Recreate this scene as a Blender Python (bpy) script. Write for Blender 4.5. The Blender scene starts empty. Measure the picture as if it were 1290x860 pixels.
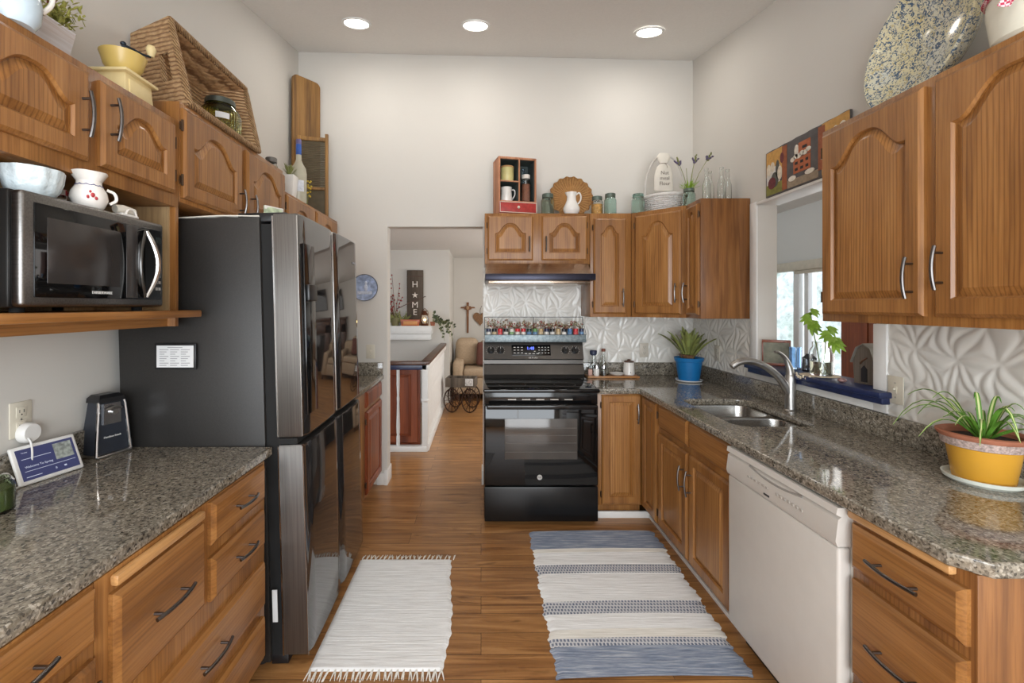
import bpy, bmesh, math, random
from mathutils import Vector, Matrix
random.seed(7)
R = math.radians
SC = bpy.context.scene
COL = SC.collection

# ------------------------------------------------------------------ camera, light, exposure
cam = bpy.data.objects.new('camera', bpy.data.cameras.new('camera'))
COL.objects.link(cam)
cam.location = (0, 0, 1.48)
cam.rotation_euler = (R(90), 0, 0)
cam.data.sensor_width = 36
cam.data.lens = 570 / 1290 * 36
cam.data.shift_x = 39 / 1290
cam.data.shift_y = -45 / 1290
cam.data.clip_start = 0.02
SC.camera = cam

SC.view_settings.view_transform = 'Standard'
SC.view_settings.look = 'None'
SC.view_settings.gamma = 1
SC.view_settings.use_curve_mapping = False
SC.view_settings.exposure = -0.08

world = bpy.data.worlds.new('world')
SC.world = world
world.use_nodes = True
world.node_tree.nodes['Background'].inputs[0].default_value = (0.80, 0.90, 1.0, 1)
world.node_tree.nodes['Background'].inputs[1].default_value = 3.0


def lamp(name, kind, loc, energy, color=(1, 1, 1), rot=(0, 0, 0), **kw):
    l = bpy.data.lights.new(name, kind)
    l.energy = energy
    l.color = color
    for k, v in kw.items():
        setattr(l, k, v)
    o = bpy.data.objects.new(name, l)
    COL.objects.link(o)
    o.location = loc
    o.rotation_euler = rot
    return o


CAN_W = 3.2
lamp('sun', 'SUN', (8, -4, 9), 3.5, (1, .95, .87), (R(50), 0, R(60)), angle=R(3))
# unseen added fill behind camera and in living room; daylight from the sunroom window
lamp('fill_behind_camera', 'AREA', (0.1, -1.72, 1.35), 120, (.93, .97, 1.0), (R(84), 0, 0), shape='RECTANGLE', size=2.9, size_y=1.9)
lamp('fill_living', 'AREA', (1.80, 5.6, 1.5), 52, (1, .97, .93), (R(90), 0, R(90)), shape='RECTANGLE', size=2.4, size_y=1.4)
lamp('daylight_sunroom', 'AREA', (3.40, 3.0, 1.45), 30, (1, .98, .95), (R(90), 0, R(90)), shape='RECTANGLE', size=3.0, size_y=1.3)

# ------------------------------------------------------------------ material helpers
MATS = {}


def lin(c):
    """sRGB 0-255 to linear."""
    return tuple(((v / 255) / 12.92 if v / 255 <= .04045 else ((v / 255 + .055) / 1.055) ** 2.4) for v in c)


class NT:
    def __init__(s, name):
        s.m = bpy.data.materials.new(name)
        s.m.use_nodes = True
        s.t = s.m.node_tree
        s.b = s.t.nodes['Principled BSDF']

    def n(s, typ, **kw):
        nd = s.t.nodes.new(typ)
        for k, v in kw.items():
            if k.startswith('i_'):
                nd.inputs[k[2:].replace('_', ' ')].default_value = v
            else:
                setattr(nd, k, v)
        return nd

    def l(s, a, b):
        s.t.links.new(a, b)

    def coords(s, scale=(1, 1, 1), rand=True, kind='Object'):
        tc = s.n('ShaderNodeTexCoord')
        out = tc.outputs[kind]
        if rand:
            oi = s.n('ShaderNodeObjectInfo')
            mu = s.n('ShaderNodeMath', operation='MULTIPLY')
            s.l(oi.outputs['Random'], mu.inputs[0])
            mu.inputs[1].default_value = 37.0
            ad = s.n('ShaderNodeVectorMath', operation='ADD')
            s.l(out, ad.inputs[0])
            s.l(mu.outputs[0], ad.inputs[1])
            out = ad.outputs[0]
        mp = s.n('ShaderNodeMapping')
        mp.inputs['Scale'].default_value = scale
        s.l(out, mp.inputs['Vector'])
        return mp.outputs[0]

    def noise(s, vec, scale=5, detail=4, rough=.5, dist=0):
        nd = s.n('ShaderNodeTexNoise')
        nd.inputs['Scale'].default_value = scale
        nd.inputs['Detail'].default_value = detail
        nd.inputs['Roughness'].default_value = rough
        nd.inputs['Distortion'].default_value = dist
        s.l(vec, nd.inputs['Vector'])
        return nd.outputs[0]

    def ramp(s, fac, stops, interp='LINEAR'):
        nd = s.n('ShaderNodeValToRGB')
        cr = nd.color_ramp
        cr.interpolation = interp
        while len(cr.elements) < len(stops):
            cr.elements.new(.5)
        for e, (p, c) in zip(cr.elements, stops):
            e.position = p
            e.color = (*c, 1) if len(c) == 3 else c
        s.l(fac, nd.inputs[0])
        return nd.outputs[0]

    def mix(s, a, b, fac, mode='MIX'):
        nd = s.n('ShaderNodeMix', data_type='RGBA', blend_type=mode)
        if isinstance(fac, (int, float)):
            nd.inputs[0].default_value = fac
        else:
            s.l(fac, nd.inputs[0])
        for v, k in ((a, 6), (b, 7)):
            if isinstance(v, tuple):
                nd.inputs[k].default_value = (*v, 1)
            else:
                s.l(v, nd.inputs[k])
        return nd.outputs[2]

    def bump(s, h, strength=.2, dist=.01):
        nd = s.n('ShaderNodeBump')
        nd.inputs['Strength'].default_value = strength
        nd.inputs['Distance'].default_value = dist
        s.l(h, nd.inputs['Height'])
        s.l(nd.outputs[0], s.b.inputs['Normal'])

    def set(s, **kw):
        for k, v in kw.items():
            s.b.inputs[k.replace('_', ' ')].default_value = v
        return s


def plain(name, rgb, rough=.5, metal=0, var=.06, scale=20, bump=0, **kw):
    """flat colour with a little procedural variation; rgb is sRGB 0-255"""
    if name in MATS:
        return MATS[name]
    t = NT(name)
    c = lin(rgb)
    v = t.coords((1, 1, 1))
    nz = t.noise(v, scale, 3)
    col = t.ramp(nz, [(.3, tuple(x * (1 - var) for x in c)), (.7, tuple(min(1, x * (1 + var)) for x in c))])
    t.l(col, t.b.inputs['Base Color'])
    t.set(Roughness=rough, Metallic=metal, **kw)
    if bump:
        t.bump(nz, bump)
    MATS[name] = t.m
    return t.m


def glass(name, rgb, rough=.02, trans=1.0, ior=1.45):
    if name in MATS:
        return MATS[name]
    t = NT(name)
    c = lin(rgb)
    v = t.coords()
    nz = t.noise(v, 12, 2)
    t.l(t.ramp(nz, [(.3, tuple(x * .94 for x in c)), (.7, c)]), t.b.inputs['Base Color'])
    t.set(Roughness=rough, IOR=ior)
    t.b.inputs['Transmission Weight'].default_value = trans
    MATS[name] = t.m
    return t.m


def emit(name, rgb, strength):
    if name in MATS:
        return MATS[name]
    t = NT(name)
    c = lin(rgb)
    t.b.inputs['Base Color'].default_value = (*[x * .05 for x in c], 1)
    t.b.inputs['Emission Color'].default_value = (*c, 1)
    t.b.inputs['Emission Strength'].default_value = strength
    MATS[name] = t.m
    return t.m


def wood(name, dark, mid, light, axis='z', rough=.38, ring=.35, sc=1.0, pore=.35, coat=.15):
    if name in MATS:
        return MATS[name]
    t = NT(name)
    d, m_, l_ = lin(dark), lin(mid), lin(light)

    def scl(across, along):
        a = [across * sc] * 3
        a['xyz'.index(axis)] = along * sc
        return tuple(a)
    g1 = t.noise(t.coords(scl(14, .9)), 1.0, 5, .6, .6)
    base = t.ramp(g1, [(.28, d), (.5, m_), (.75, l_)])
    wv = t.n('ShaderNodeTexWave', wave_type='BANDS', bands_direction='X' if axis != 'x' else 'Z')
    t.l(t.coords(scl(11, .75)), wv.inputs['Vector'])
    wv.inputs['Scale'].default_value = 2.2
    wv.inputs['Distortion'].default_value = 9
    wv.inputs['Detail'].default_value = 2.0
    wv.inputs['Detail Scale'].default_value = .55
    rg = t.ramp(wv.outputs['Fac'], [(.0, (.56, .48, .40)), (.30, (.94, .93, .92)), (.6, (1, 1, 1))])
    base = t.mix(base, rg, ring, 'MULTIPLY')
    p = t.noise(t.coords(scl(160, 5)), 1.0, 3, .6)
    pr = t.ramp(p, [(.36, (.45, .38, .32)), (.52, (1, 1, 1))])
    base = t.mix(base, pr, pore, 'MULTIPLY')
    t.l(base, t.b.inputs['Base Color'])
    t.set(Roughness=rough)
    t.b.inputs['Coat Weight'].default_value = coat
    t.b.inputs['Coat Roughness'].default_value = .2
    t.bump(p, .06, .003)
    MATS[name] = t.m
    return t.m


OAK_D, OAK_M, OAK_L = (116, 74, 35), (150, 101, 51), (174, 124, 70)
oak_v = wood('oak_vertical', OAK_D, OAK_M, OAK_L, 'z')
oak_x = wood('oak_horizontal', OAK_D, OAK_M, OAK_L, 'x', ring=.28)
oak_p = wood('oak_panel', (122, 79, 38), (158, 108, 56), (180, 130, 74), 'z', ring=.75)
oak_end = wood('oak_end_panel', (108, 68, 34), (140, 92, 48), (158, 110, 62), 'z', ring=.6)
oak_y = wood('oak_along_y', (112, 60, 30), (140, 80, 42), (160, 98, 56), 'y', ring=.25)
oak_in = wood('oak_pale_interior', (150, 120, 84), (178, 148, 108), (190, 164, 124), 'z', ring=.2)
board_wood = wood('cutting_board_wood', (172, 122, 72), (196, 148, 94), (206, 160, 108), 'x', ring=.15)
old_wood = wood('old_wood', (96, 66, 32), (146, 106, 54), (168, 128, 72), 'z', ring=.3, rough=.6, coat=0)
red_wood = wood('reddish_wood', (96, 42, 22), (134, 66, 36), (156, 84, 48), 'z', ring=.35)
dark_wood = wood('dark_wood', (58, 34, 22), (86, 54, 36), (104, 68, 46), 'z', ring=.3)
grey_wood = wood('weathered_wood', (70, 62, 54), (104, 94, 84), (130, 120, 108), 'z', ring=.25, rough=.8, coat=0)
sign_wood = wood('sign_wood', (62, 52, 44), (88, 76, 64), (104, 92, 80), 'z', ring=.25, rough=.8, coat=0)

wall_m = plain('wall_paint', (207, 203, 196), .65, var=.015, scale=2)
ceil_m = plain('ceiling_paint', (226, 224, 220), .8, var=.02, scale=60, bump=.1)
white_paint = plain('white_trim_paint', (228, 227, 224), .4, var=.02)
navy_paint = plain('navy_paint', (36, 46, 82), .35, var=.25, scale=30)
nickel = plain('brushed_nickel', (186, 184, 181), .34, 1.0, .08, 60)
dark_nickel = plain('dark_nickel_pull', (112, 108, 106), .3, 1.0, .1, 60)
black_metal = plain('black_metal', (26, 24, 23), .4, .6)
hinge_m = plain('hinge_metal', (84, 66, 52), .4, .9)
white_plastic = plain('white_plastic', (228, 226, 222), .35, var=.02)
ivory = plain('ivory_plastic', (210, 203, 186), .4, var=.02)
black_plastic = plain('black_plastic', (24, 24, 26), .35)
rubber = plain('black_rubber', (16, 16, 16), .8)
ceramic = plain('white_ceramic', (232, 228, 222), .15, var=.03)
terracotta = plain('terracotta', (166, 104, 78), .75, var=.12)
soil = plain('soil', (52, 38, 28), .95, var=.4, scale=80, bump=.6)
clear = glass('clear_glass', (252, 254, 253), .0, 1, 1.40)
aqua = glass('aqua_glass', (230, 248, 243))
green_glass = glass('green_glass', (236, 240, 170))
pale_blue_glass = glass('pale_blue_glass', (190, 214, 240))


def granite_mat():
    t = NT('granite')
    v = t.coords((1, 1, 1), rand=False)
    n1 = t.noise(v, 55, 5, .65)
    base = t.ramp(n1, [(.34, lin((34, 32, 30))), (.44, lin((96, 90, 80))), (.55, lin((138, 130, 117))), (.70, lin((184, 175, 160)))])
    vo = t.n('ShaderNodeTexVoronoi', feature='F1')
    vo.inputs['Scale'].default_value = 190
    t.l(v, vo.inputs['Vector'])
    bw = t.n('ShaderNodeRGBToBW')
    t.l(vo.outputs['Color'], bw.inputs[0])
    sp = t.ramp(bw.outputs[0], [(.0, lin((20, 19, 18))), (.26, lin((44, 38, 34))), (.38, lin((128, 120, 106))), (.7, lin((150, 142, 128))), (.9, lin((208, 201, 188)))])
    col = t.mix(base, sp, .52)
    n3 = t.noise(v, 6, 2)
    col = t.mix(col, t.ramp(n3, [(.3, (.8, .8, .8)), (.7, (1.08, 1.06, 1.02))]), .6, 'MULTIPLY')
    t.l(col, t.b.inputs['Base Color'])
    t.set(Roughness=.07)
    t.b.inputs['Specular IOR Level'].default_value = .7
    return t.m


def floor_mat():
    t = NT('laminate_floor')
    v = t.coords((1, 1, 1), rand=False)
    br = t.n('ShaderNodeTexBrick', offset=.37, offset_frequency=2)
    br.inputs['Scale'].default_value = 1
    br.inputs['Brick Width'].default_value = 1.22
    br.inputs['Row Height'].default_value = .128
    br.inputs['Mortar Size'].default_value = .0012
    br.inputs['Mortar Smooth'].default_value = .2
    br.inputs['Color1'].default_value = (0, 0, 0, 1)
    br.inputs['Color2'].default_value = (1, 1, 1, 1)
    br.inputs['Mortar'].default_value = (.5, .5, .5, 1)
    t.l(v, br.inputs['Vector'])
    # shift the grain per plank
    ad = t.n('ShaderNodeVectorMath', operation='MULTIPLY_ADD')
    t.l(br.outputs['Color'], ad.inputs[0])
    ad.inputs[1].default_value = (7, 3, 5)
    t.l(v, ad.inputs[2])

    def mp(s):
        m = t.n('ShaderNodeMapping')
        m.inputs['Scale'].default_value = s
        t.l(ad.outputs[0], m.inputs['Vector'])
        return m.outputs[0]
    g = t.noise(mp((1.6, 22, 1)), 1, 6, .62, .8)
    col = t.ramp(g, [(.25, lin((104, 66, 36))), (.45, lin((152, 106, 62))), (.6, lin((178, 130, 80))), (.8, lin((198, 152, 102)))])
    k = t.noise(mp((2.6, 9, 1)), 1, 3, .6, 1.2)
    kr = t.ramp(k, [(.27, (.30, .24, .2)), (.40, (1, 1, 1))])
    col = t.mix(col, kr, .7, 'MULTIPLY')
    pv = t.ramp(br.outputs['Color'], [(0, (.86, .84, .82)), (1, (1.1, 1.08, 1.05))])
    col = t.mix(col, pv, .8, 'MULTIPLY')
    col = t.mix(col, (.06, .03, .015), br.outputs['Fac'])
    t.l(col, t.b.inputs['Base Color'])
    t.set(Roughness=.3)
    t.bump(g, .05, .004)
    return t.m


def wicker_mat(name, dark, mid, light, scale=60, direction='Z'):
    t = NT(name)
    v = t.coords((1, 1, 1))
    wv = t.n('ShaderNodeTexWave', wave_type='BANDS', bands_direction=direction)
    wv.inputs['Scale'].default_value = scale
    wv.inputs['Distortion'].default_value = 2.6
    wv.inputs['Detail'].default_value = 2
    wv.inputs['Detail Scale'].default_value = 1.6
    t.l(v, wv.inputs['Vector'])
    nz = t.noise(v, 45, 4)
    base = t.ramp(nz, [(.3, lin(mid)), (.7, lin(light))])
    col = t.mix(base, lin(dark), t.ramp(wv.outputs['Fac'], [(.0, (.85, .85, .85)), (.35, (0, 0, 0))]))
    t.l(col, t.b.inputs['Base Color'])
    t.set(Roughness=.7)
    t.bump(wv.outputs['Fac'], .9, .008)
    return t.m


def rug_blue_mat():
    t = NT('blue_rag')
    v = t.coords((1, 1, 1), rand=False)
    mp = t.n('ShaderNodeMapping')
    mp.inputs['Scale'].default_value = (6, 110, 1)
    t.l(v, mp.inputs['Vector'])
    g = t.noise(mp.outputs[0], 1, 4, .7)
    col = t.ramp(g, [(.3, lin((92, 106, 130))), (.5, lin((140, 150, 168))), (.68, lin((190, 194, 202)))])
    t.l(col, t.b.inputs['Base Color'])
    t.set(Roughness=.95)
    t.bump(g, .6, .004)
    return t.m


def rug_pattern_mat():
    t = NT('blue_rag_dashed')
    v = t.coords((1, 1, 1), rand=False)
    br = t.n('ShaderNodeTexBrick', offset=.5)
    br.inputs['Scale'].default_value = 1
    br.inputs['Brick Width'].default_value = .016
    br.inputs['Row Height'].default_value = .022
    br.inputs['Mortar Size'].default_value = .0035
    br.inputs['Color1'].default_value = (*lin((96, 106, 128)), 1)
    br.inputs['Color2'].default_value = (*lin((132, 138, 152)), 1)
    br.inputs['Mortar'].default_value = (*lin((206, 206, 208)), 1)
    t.l(v, br.inputs['Vector'])
    t.l(br.outputs['Color'], t.b.inputs['Base Color'])
    t.set(Roughness=.95)
    t.bump(br.outputs['Fac'], .5, .003)
    return t.m


def rug_white_mat(name='white_rag', a=(222, 221, 219), b=(244, 244, 243)):
    t = NT(name)
    v = t.coords((1, 1, 1), rand=False)
    mp = t.n('ShaderNodeMapping')
    mp.inputs['Scale'].default_value = (5, 90, 1)
    t.l(v, mp.inputs['Vector'])
    g = t.noise(mp.outputs[0], 1, 4, .65)
    t.l(t.ramp(g, [(.3, lin(a)), (.6, lin(b))]), t.b.inputs['Base Color'])
    t.set(Roughness=.95)
    t.bump(g, .5, .005)
    return t.m


def spatter_mat():
    t = NT('blue_spatter_glaze')
    v = t.coords((1, 1, 1), rand=False)
    n1 = t.noise(v, 78, 3, .6, 1.6)
    n2 = t.noise(v, 50, 3, .6, 1.2)
    n3 = t.noise(v, 9, 2)
    col = t.ramp(n3, [(.35, lin((222, 214, 176))), (.65, lin((214, 216, 206)))])
    col = t.mix(col, lin((196, 178, 120)), t.ramp(n2, [(.56, (0, 0, 0)), (.62, (.75, .75, .75))]))
    col = t.mix(col, lin((84, 104, 128)), t.ramp(n1, [(.51, (0, 0, 0)), (.56, (1, 1, 1))]))
    t.l(col, t.b.inputs['Base Color'])
    t.set(Roughness=.12)
    return t.m


def galv_mat():
    t = NT('galvanized_metal')
    v = t.coords()
    n = t.noise(v, 50, 4)
    t.l(t.ramp(n, [(.3, lin((104, 118, 124))), (.7, lin((150, 162, 166)))]), t.b.inputs['Base Color'])
    t.set(Roughness=.45, Metallic=.5)
    return t.m


def fridge_side_mat():
    t = NT('black_steel_side')
    v = t.coords()
    n = t.noise(v, 400, 2)
    t.l(t.ramp(n, [(.3, lin((38, 36, 35))), (.7, lin((50, 48, 46)))]), t.b.inputs['Base Color'])
    t.set(Roughness=.42, Metallic=.2)
    t.bump(n, .06, .001)
    return t.m


def brushed(name, rgb, rough, metal=1.0, axis='z'):
    t = NT(name)
    s = [220, 220, 220]
    s['xyz'.index(axis)] = 3
    n = t.noise(t.coords(tuple(s)), 1, 3)
    c = lin(rgb)
    t.l(t.ramp(n, [(.3, tuple(x * .8 for x in c)), (.7, tuple(x * 1.15 for x in c))]), t.b.inputs['Base Color'])
    t.set(Roughness=rough, Metallic=metal)
    return t.m


def plaid_mat(name, a, b, size):
    t = NT(name)
    v = t.coords((1, 1, 1), rand=False)
    ck = t.n('ShaderNodeTexChecker')
    ck.inputs['Scale'].default_value = size
    ck.inputs['Color1'].default_value = (*lin(a), 1)
    ck.inputs['Color2'].default_value = (*lin(b), 1)
    t.l(v, ck.inputs['Vector'])
    t.l(ck.outputs[0], t.b.inputs['Base Color'])
    t.set(Roughness=.8)
    return t.m


def stone_mat():
    t = NT('outdoor_stone')
    v = t.coords((1, 1, 1), rand=False)
    n = t.noise(v, 5, 6, .7)
    n2 = t.noise(v, 1.2, 3)
    col = t.ramp(n, [(.3, lin((132, 136, 128))), (.5, lin((186, 188, 182))), (.7, lin((222, 222, 218)))])
    col = t.mix(col, t.ramp(n2, [(.4, (.8, .88, .76)), (.6, (1, 1, 1))]), .6, 'MULTIPLY')
    t.l(col, t.b.inputs['Base Color'])
    t.set(Roughness=.9)
    t.bump(n, .6, .05)
    return t.m


granite = granite_mat()
floor_m = floor_mat()
wicker = wicker_mat('wicker', (116, 80, 50), (176, 136, 94), (208, 172, 130), 17, 'Z')
wicker_tray_m = wicker_mat('wicker_tray', (120, 76, 34), (176, 124, 70), (204, 156, 98), 40, 'X')
white_wicker = wicker_mat('white_wicker', (206, 203, 198), (232, 230, 226), (242, 240, 237), 22, 'Z')
rug_blue, rug_pat, rug_white = rug_blue_mat(), rug_pattern_mat(), rug_white_mat()
rug_cream = rug_white_mat('cream_rag', (218, 213, 202), (240, 237, 230))
spatter, galv, fridge_side = spatter_mat(), galv_mat(), fridge_side_mat()
steel = brushed('stainless_steel', (178, 176, 172), .25, axis='y')
micro_steel = brushed('microwave_steel', (128, 126, 124), .32, axis='y')
black_steel = brushed('black_stainless', (122, 119, 116), .38, .9, axis='z')
hood_steel = brushed('hood_steel', (176, 160, 144), .22, axis='x')
gloss_black = plain('gloss_black_steel', (40, 38, 38), .045, .0, .05, 3, Specular_IOR_Level=1.0)
gloss_black.node_tree.nodes['Principled BSDF'].inputs['IOR'].default_value = 1.75
black_glass = plain('black_glass', (12, 12, 13), .04, 0, .02, 5)
window_glass_dark = plain('oven_window', (84, 79, 75), .12, .2, .25, 3)
black_enamel = plain('black_enamel', (16, 16, 17), .12, 0, .05)
knob_m = plain('stove_knob', (30, 29, 29), .25, .5)
white_enamel = plain('dishwasher_white', (206, 201, 194), .35, var=.015)
stone = stone_mat()
yellow_glaze = plain('yellow_glaze', (206, 152, 52), .18, var=.06, scale=6)
blue_pot_m = plain('blue_pot_plastic', (20, 110, 172), .4, var=.03)
yellow_enamel = plain('yellow_enamel', (214, 186, 108), .3, var=.06, scale=8)
cream_paint = plain('cream_paint', (222, 202, 150), .5, var=.06)
leaf = plain('leaf_green', (96, 124, 50), .5, var=.25, scale=14)
leaf_light = plain('leaf_light_green', (140, 176, 60), .5, var=.18, scale=14)
leaf_olive = plain('leaf_olive', (116, 120, 62), .6, var=.3, scale=25)
leaf_pale = plain('leaf_cream_stripe', (206, 216, 150), .5, var=.1)
stem_m = plain('stem_green', (136, 140, 84), .6)
lavender = plain('lavender_flower', (92, 82, 108), .8, var=.2)
red_paint = plain('worn_red_paint', (166, 50, 44), .5, var=.2, scale=40)
red = plain('red_lid', (196, 36, 36), .35)
maroon = plain('maroon_cloth', (106, 66, 56), .9, var=.1)
beige_cloth = plain('beige_upholstery', (182, 160, 134), .95, var=.08, scale=40, bump=.15)
cloth_white = plain('white_cloth', (222, 216, 204), .9, var=.05)
paper = plain('paper_white', (214, 214, 214), .7, var=.02)
ink = plain('dark_ink', (50, 48, 50), .7)
grey_ink = plain('grey_print', (150, 150, 152), .7)
blue_label = plain('blue_label', (48, 84, 158), .4, var=.2)
screen_blue = emit('display_screen', (62, 66, 108), .8)
screen_text = emit('display_text', (205, 210, 230), .9)
clock_blue = emit('clock_digits', (90, 110, 240), 3)
lens_m = emit('lamp_lens', (255, 250, 240), 14)
flame_m = emit('lantern_bulb', (255, 200, 120), 12)

# ------------------------------------------------------------------ mesh builder


class MB:
    def __init__(s):
        s.bm = bmesh.new()
        s.mi = 0

    def _add(s, tmp, M=None):
        for f in tmp.faces:
            f.material_index = s.mi
        me = bpy.data.meshes.new('tmp')
        tmp.to_mesh(me)
        tmp.free()
        s.mesh(me, M)

    def mesh(s, me, M=None, mi=None):
        if M is not None:
            me.transform(M)
        if mi is not None:
            for p in me.polygons:
                p.material_index = mi
        s.bm.from_mesh(me)
        bpy.data.meshes.remove(me)

    def box(s, x0, x1, y0, y1, z0, z1, b=0, seg=2, M=None):
        t = bmesh.new()
        bmesh.ops.create_cube(t, size=1)
        for v in t.verts:
            v.co = Vector(((x0 + x1) / 2 + v.co.x * (x1 - x0), (y0 + y1) / 2 + v.co.y * (y1 - y0), (z0 + z1) / 2 + v.co.z * (z1 - z0)))
        if b > 0:
            b = min(b, .49 * min(x1 - x0, y1 - y0, z1 - z0))
            bmesh.ops.bevel(t, geom=list(t.edges), offset=b, segments=seg, affect='EDGES', profile=.5)
        s._add(t, M)
        return s

    def hexa(s, c8, b=0):
        """c8: bottom 4 then top 4, each counter-clockwise"""
        t = bmesh.new()
        v = [t.verts.new(c) for c in c8]
        for f in ((3, 2, 1, 0), (4, 5, 6, 7), (0, 1, 5, 4), (1, 2, 6, 5), (2, 3, 7, 6), (3, 0, 4, 7)):
            t.faces.new([v[i] for i in f])
        if b:
            bmesh.ops.bevel(t, geom=list(t.edges), offset=b, segments=2, affect='EDGES', profile=.5)
        bmesh.ops.recalc_face_normals(t, faces=list(t.faces))
        s._add(t)
        return s

    def loft(s, rings, closed=True, cap0=True, cap1=True, M=None):
        t = bmesh.new()
        vr = [[t.verts.new(p) for p in r] for r in rings]
        n = len(rings[0])
        for a, b in zip(vr, vr[1:]):
            for i in range(n if closed else n - 1):
                j = (i + 1) % n
                try:
                    t.faces.new((a[i], a[j], b[j], b[i]))
                except ValueError:
                    pass
        if cap0:
            t.faces.new(list(reversed(vr[0])))
        if cap1:
            t.faces.new(vr[-1])
        bmesh.ops.remove_doubles(t, verts=list(t.verts), dist=1e-6)
        bmesh.ops.recalc_face_normals(t, faces=list(t.faces))
        s._add(t, M)
        return s

    def lathe(s, prof, n=32, c=(0, 0, 0), M=None, wob=None):
        """prof: list of (radius, z) from start to end; radius 0 closes the end"""
        t = bmesh.new()
        rows = []
        for r, z in prof:
            if r < 1e-6:
                rows.append([t.verts.new((c[0], c[1], c[2] + z))])
            else:
                rows.append([t.verts.new((c[0] + r * (wob(a, z) if wob else 1) * math.cos(a), c[1] + r * (wob(a, z) if wob else 1) * math.sin(a), c[2] + z)) for a in [2 * math.pi * i / n for i in range(n)]])
        for a, b in zip(rows, rows[1:]):
            for i in range(n):
                j = (i + 1) % n
                if len(a) == 1 and len(b) == 1:
                    continue
                if len(a) == 1:
                    t.faces.new((a[0], b[j], b[i]))
                elif len(b) == 1:
                    t.faces.new((a[i], a[j], b[0]))
                else:
                    t.faces.new((a[i], a[j], b[j], b[i]))
        bmesh.ops.recalc_face_normals(t, faces=list(t.faces))
        s._add(t, M)
        return s

    def cyl(s, c, r, h, axis='z', r2=None, n=24, b=0, M=None):
        r2 = r if r2 is None else r2
        prof = [(0, 0), (r - b, 0), (r, b), (r2, h - b), (r2 - b, h), (0, h)] if b else [(0, 0), (r, 0), (r2, h), (0, h)]
        A = Matrix.Translation(c)
        if axis == 'x':
            A = A @ Matrix.Rotation(R(90), 4, 'Y')
        elif axis == 'y':
            A = A @ Matrix.Rotation(R(-90), 4, 'X')
        s.lathe(prof, n, M=(M @ A) if M is not None else A)
        return s

    def tube(s, pts, r, n=8, closed=False, M=None, flat=1.0):
        pts = [Vector(p) for p in pts]
        k = len(pts)
        rr = r if isinstance(r, (list, tuple)) else [r] * k
        rings = []
        up = None
        for i, p in enumerate(pts):
            a = pts[(i - 1) % k] if (closed or i > 0) else p
            b = pts[(i + 1) % k] if (closed or i < k - 1) else p
            d = (b - a).normalized()
            if up is None:
                up = Vector((0, 0, 1)) if abs(d.z) < .9 else Vector((1, 0, 0))
            u = (up - d * up.dot(d))
            if u.length < 1e-5:
                u = d.orthogonal()
            u.normalize()
            w = d.cross(u)
            up = u
            rings.append([p + (u * math.cos(2 * math.pi * j / n) * flat + w * math.sin(2 * math.pi * j / n)) * rr[i] for j in range(n)])
        if closed:
            rings.append(rings[0])
        s.loft(rings, True, not closed, not closed, M)
        return s

    def ball(s, c, r, sc=(1, 1, 1), n=12, M=None):
        t = bmesh.new()
        bmesh.ops.create_uvsphere(t, u_segments=n, v_segments=max(6, n // 2 + 2), radius=r)
        for v in t.verts:
            v.co = Vector((v.co.x * sc[0] + c[0], v.co.y * sc[1] + c[1], v.co.z * sc[2] + c[2]))
        s._add(t, M)
        return s

    def prism(s, poly, z0, z1, M=None):
        s.loft([[(x, y, z0) for x, y in poly], [(x, y, z1) for x, y in poly]], M=M)
        return s

    def leafblade(s, pts, w, up=(0, 0, 1), thick=.0008):
        """a blade along pts whose widths are w (list)"""
        pts = [Vector(p) for p in pts]
        rings = []
        for i, p in enumerate(pts):
            d = (pts[min(i + 1, len(pts) - 1)] - pts[max(i - 1, 0)]).normalized()
            sd = d.cross(Vector(up))
            if sd.length < 1e-4:
                sd = Vector((1, 0, 0))
            sd.normalize()
            nn = sd.cross(d)
            h = max(w[i], .0006) / 2
            rings.append([p - sd * h, p - nn * (thick + h * .25), p + sd * h, p - nn * h * .25])
        s.loft(rings)
        return s

    def surf(s, f, nu, nv, M=None):
        t = bmesh.new()
        g = [[t.verts.new(f(i / nu, j / nv)) for j in range(nv + 1)] for i in range(nu + 1)]
        for i in range(nu):
            for j in range(nv):
                t.faces.new((g[i][j], g[i + 1][j], g[i + 1][j + 1], g[i][j + 1]))
        s._add(t, M)
        return s

    def text(s, txt, size, M, depth=.0006, mi=None):
        cu = bpy.data.curves.new('txt', 'FONT')
        cu.body = txt
        cu.size = size
        cu.extrude = depth
        cu.align_x = 'CENTER'
        cu.align_y = 'CENTER'
        cu.resolution_u = 3
        o = bpy.data.objects.new('txt', cu)
        COL.objects.link(o)
        bpy.context.view_layer.update()
        me = bpy.data.meshes.new_from_object(o.evaluated_get(bpy.context.evaluated_depsgraph_get()))
        bpy.data.objects.remove(o)
        s.mesh(me, M, s.mi if mi is None else mi)
        return s

    def slab(s, outer, holes, z0, z1, b=.006):
        cu = bpy.data.curves.new('slab', 'CURVE')
        cu.dimensions = '2D'
        cu.fill_mode = 'BOTH'
        for poly in [outer] + holes:
            sp = cu.splines.new('POLY')
            sp.points.add(len(poly) - 1)
            for p, (x, y) in zip(sp.points, poly):
                p.co = (x, y, 0, 1)
            sp.use_cyclic_u = True
        cu.extrude = (z1 - z0) / 2 - b
        cu.bevel_depth = b
        cu.bevel_resolution = 2
        cu.offset = -b
        o = bpy.data.objects.new('slab', cu)
        COL.objects.link(o)
        bpy.context.view_layer.update()
        me = bpy.data.meshes.new_from_object(o.evaluated_get(bpy.context.evaluated_depsgraph_get()))
        bpy.data.objects.remove(o)
        s.mesh(me, Matrix.Translation((0, 0, (z0 + z1) / 2)), s.mi)
        return s

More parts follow.
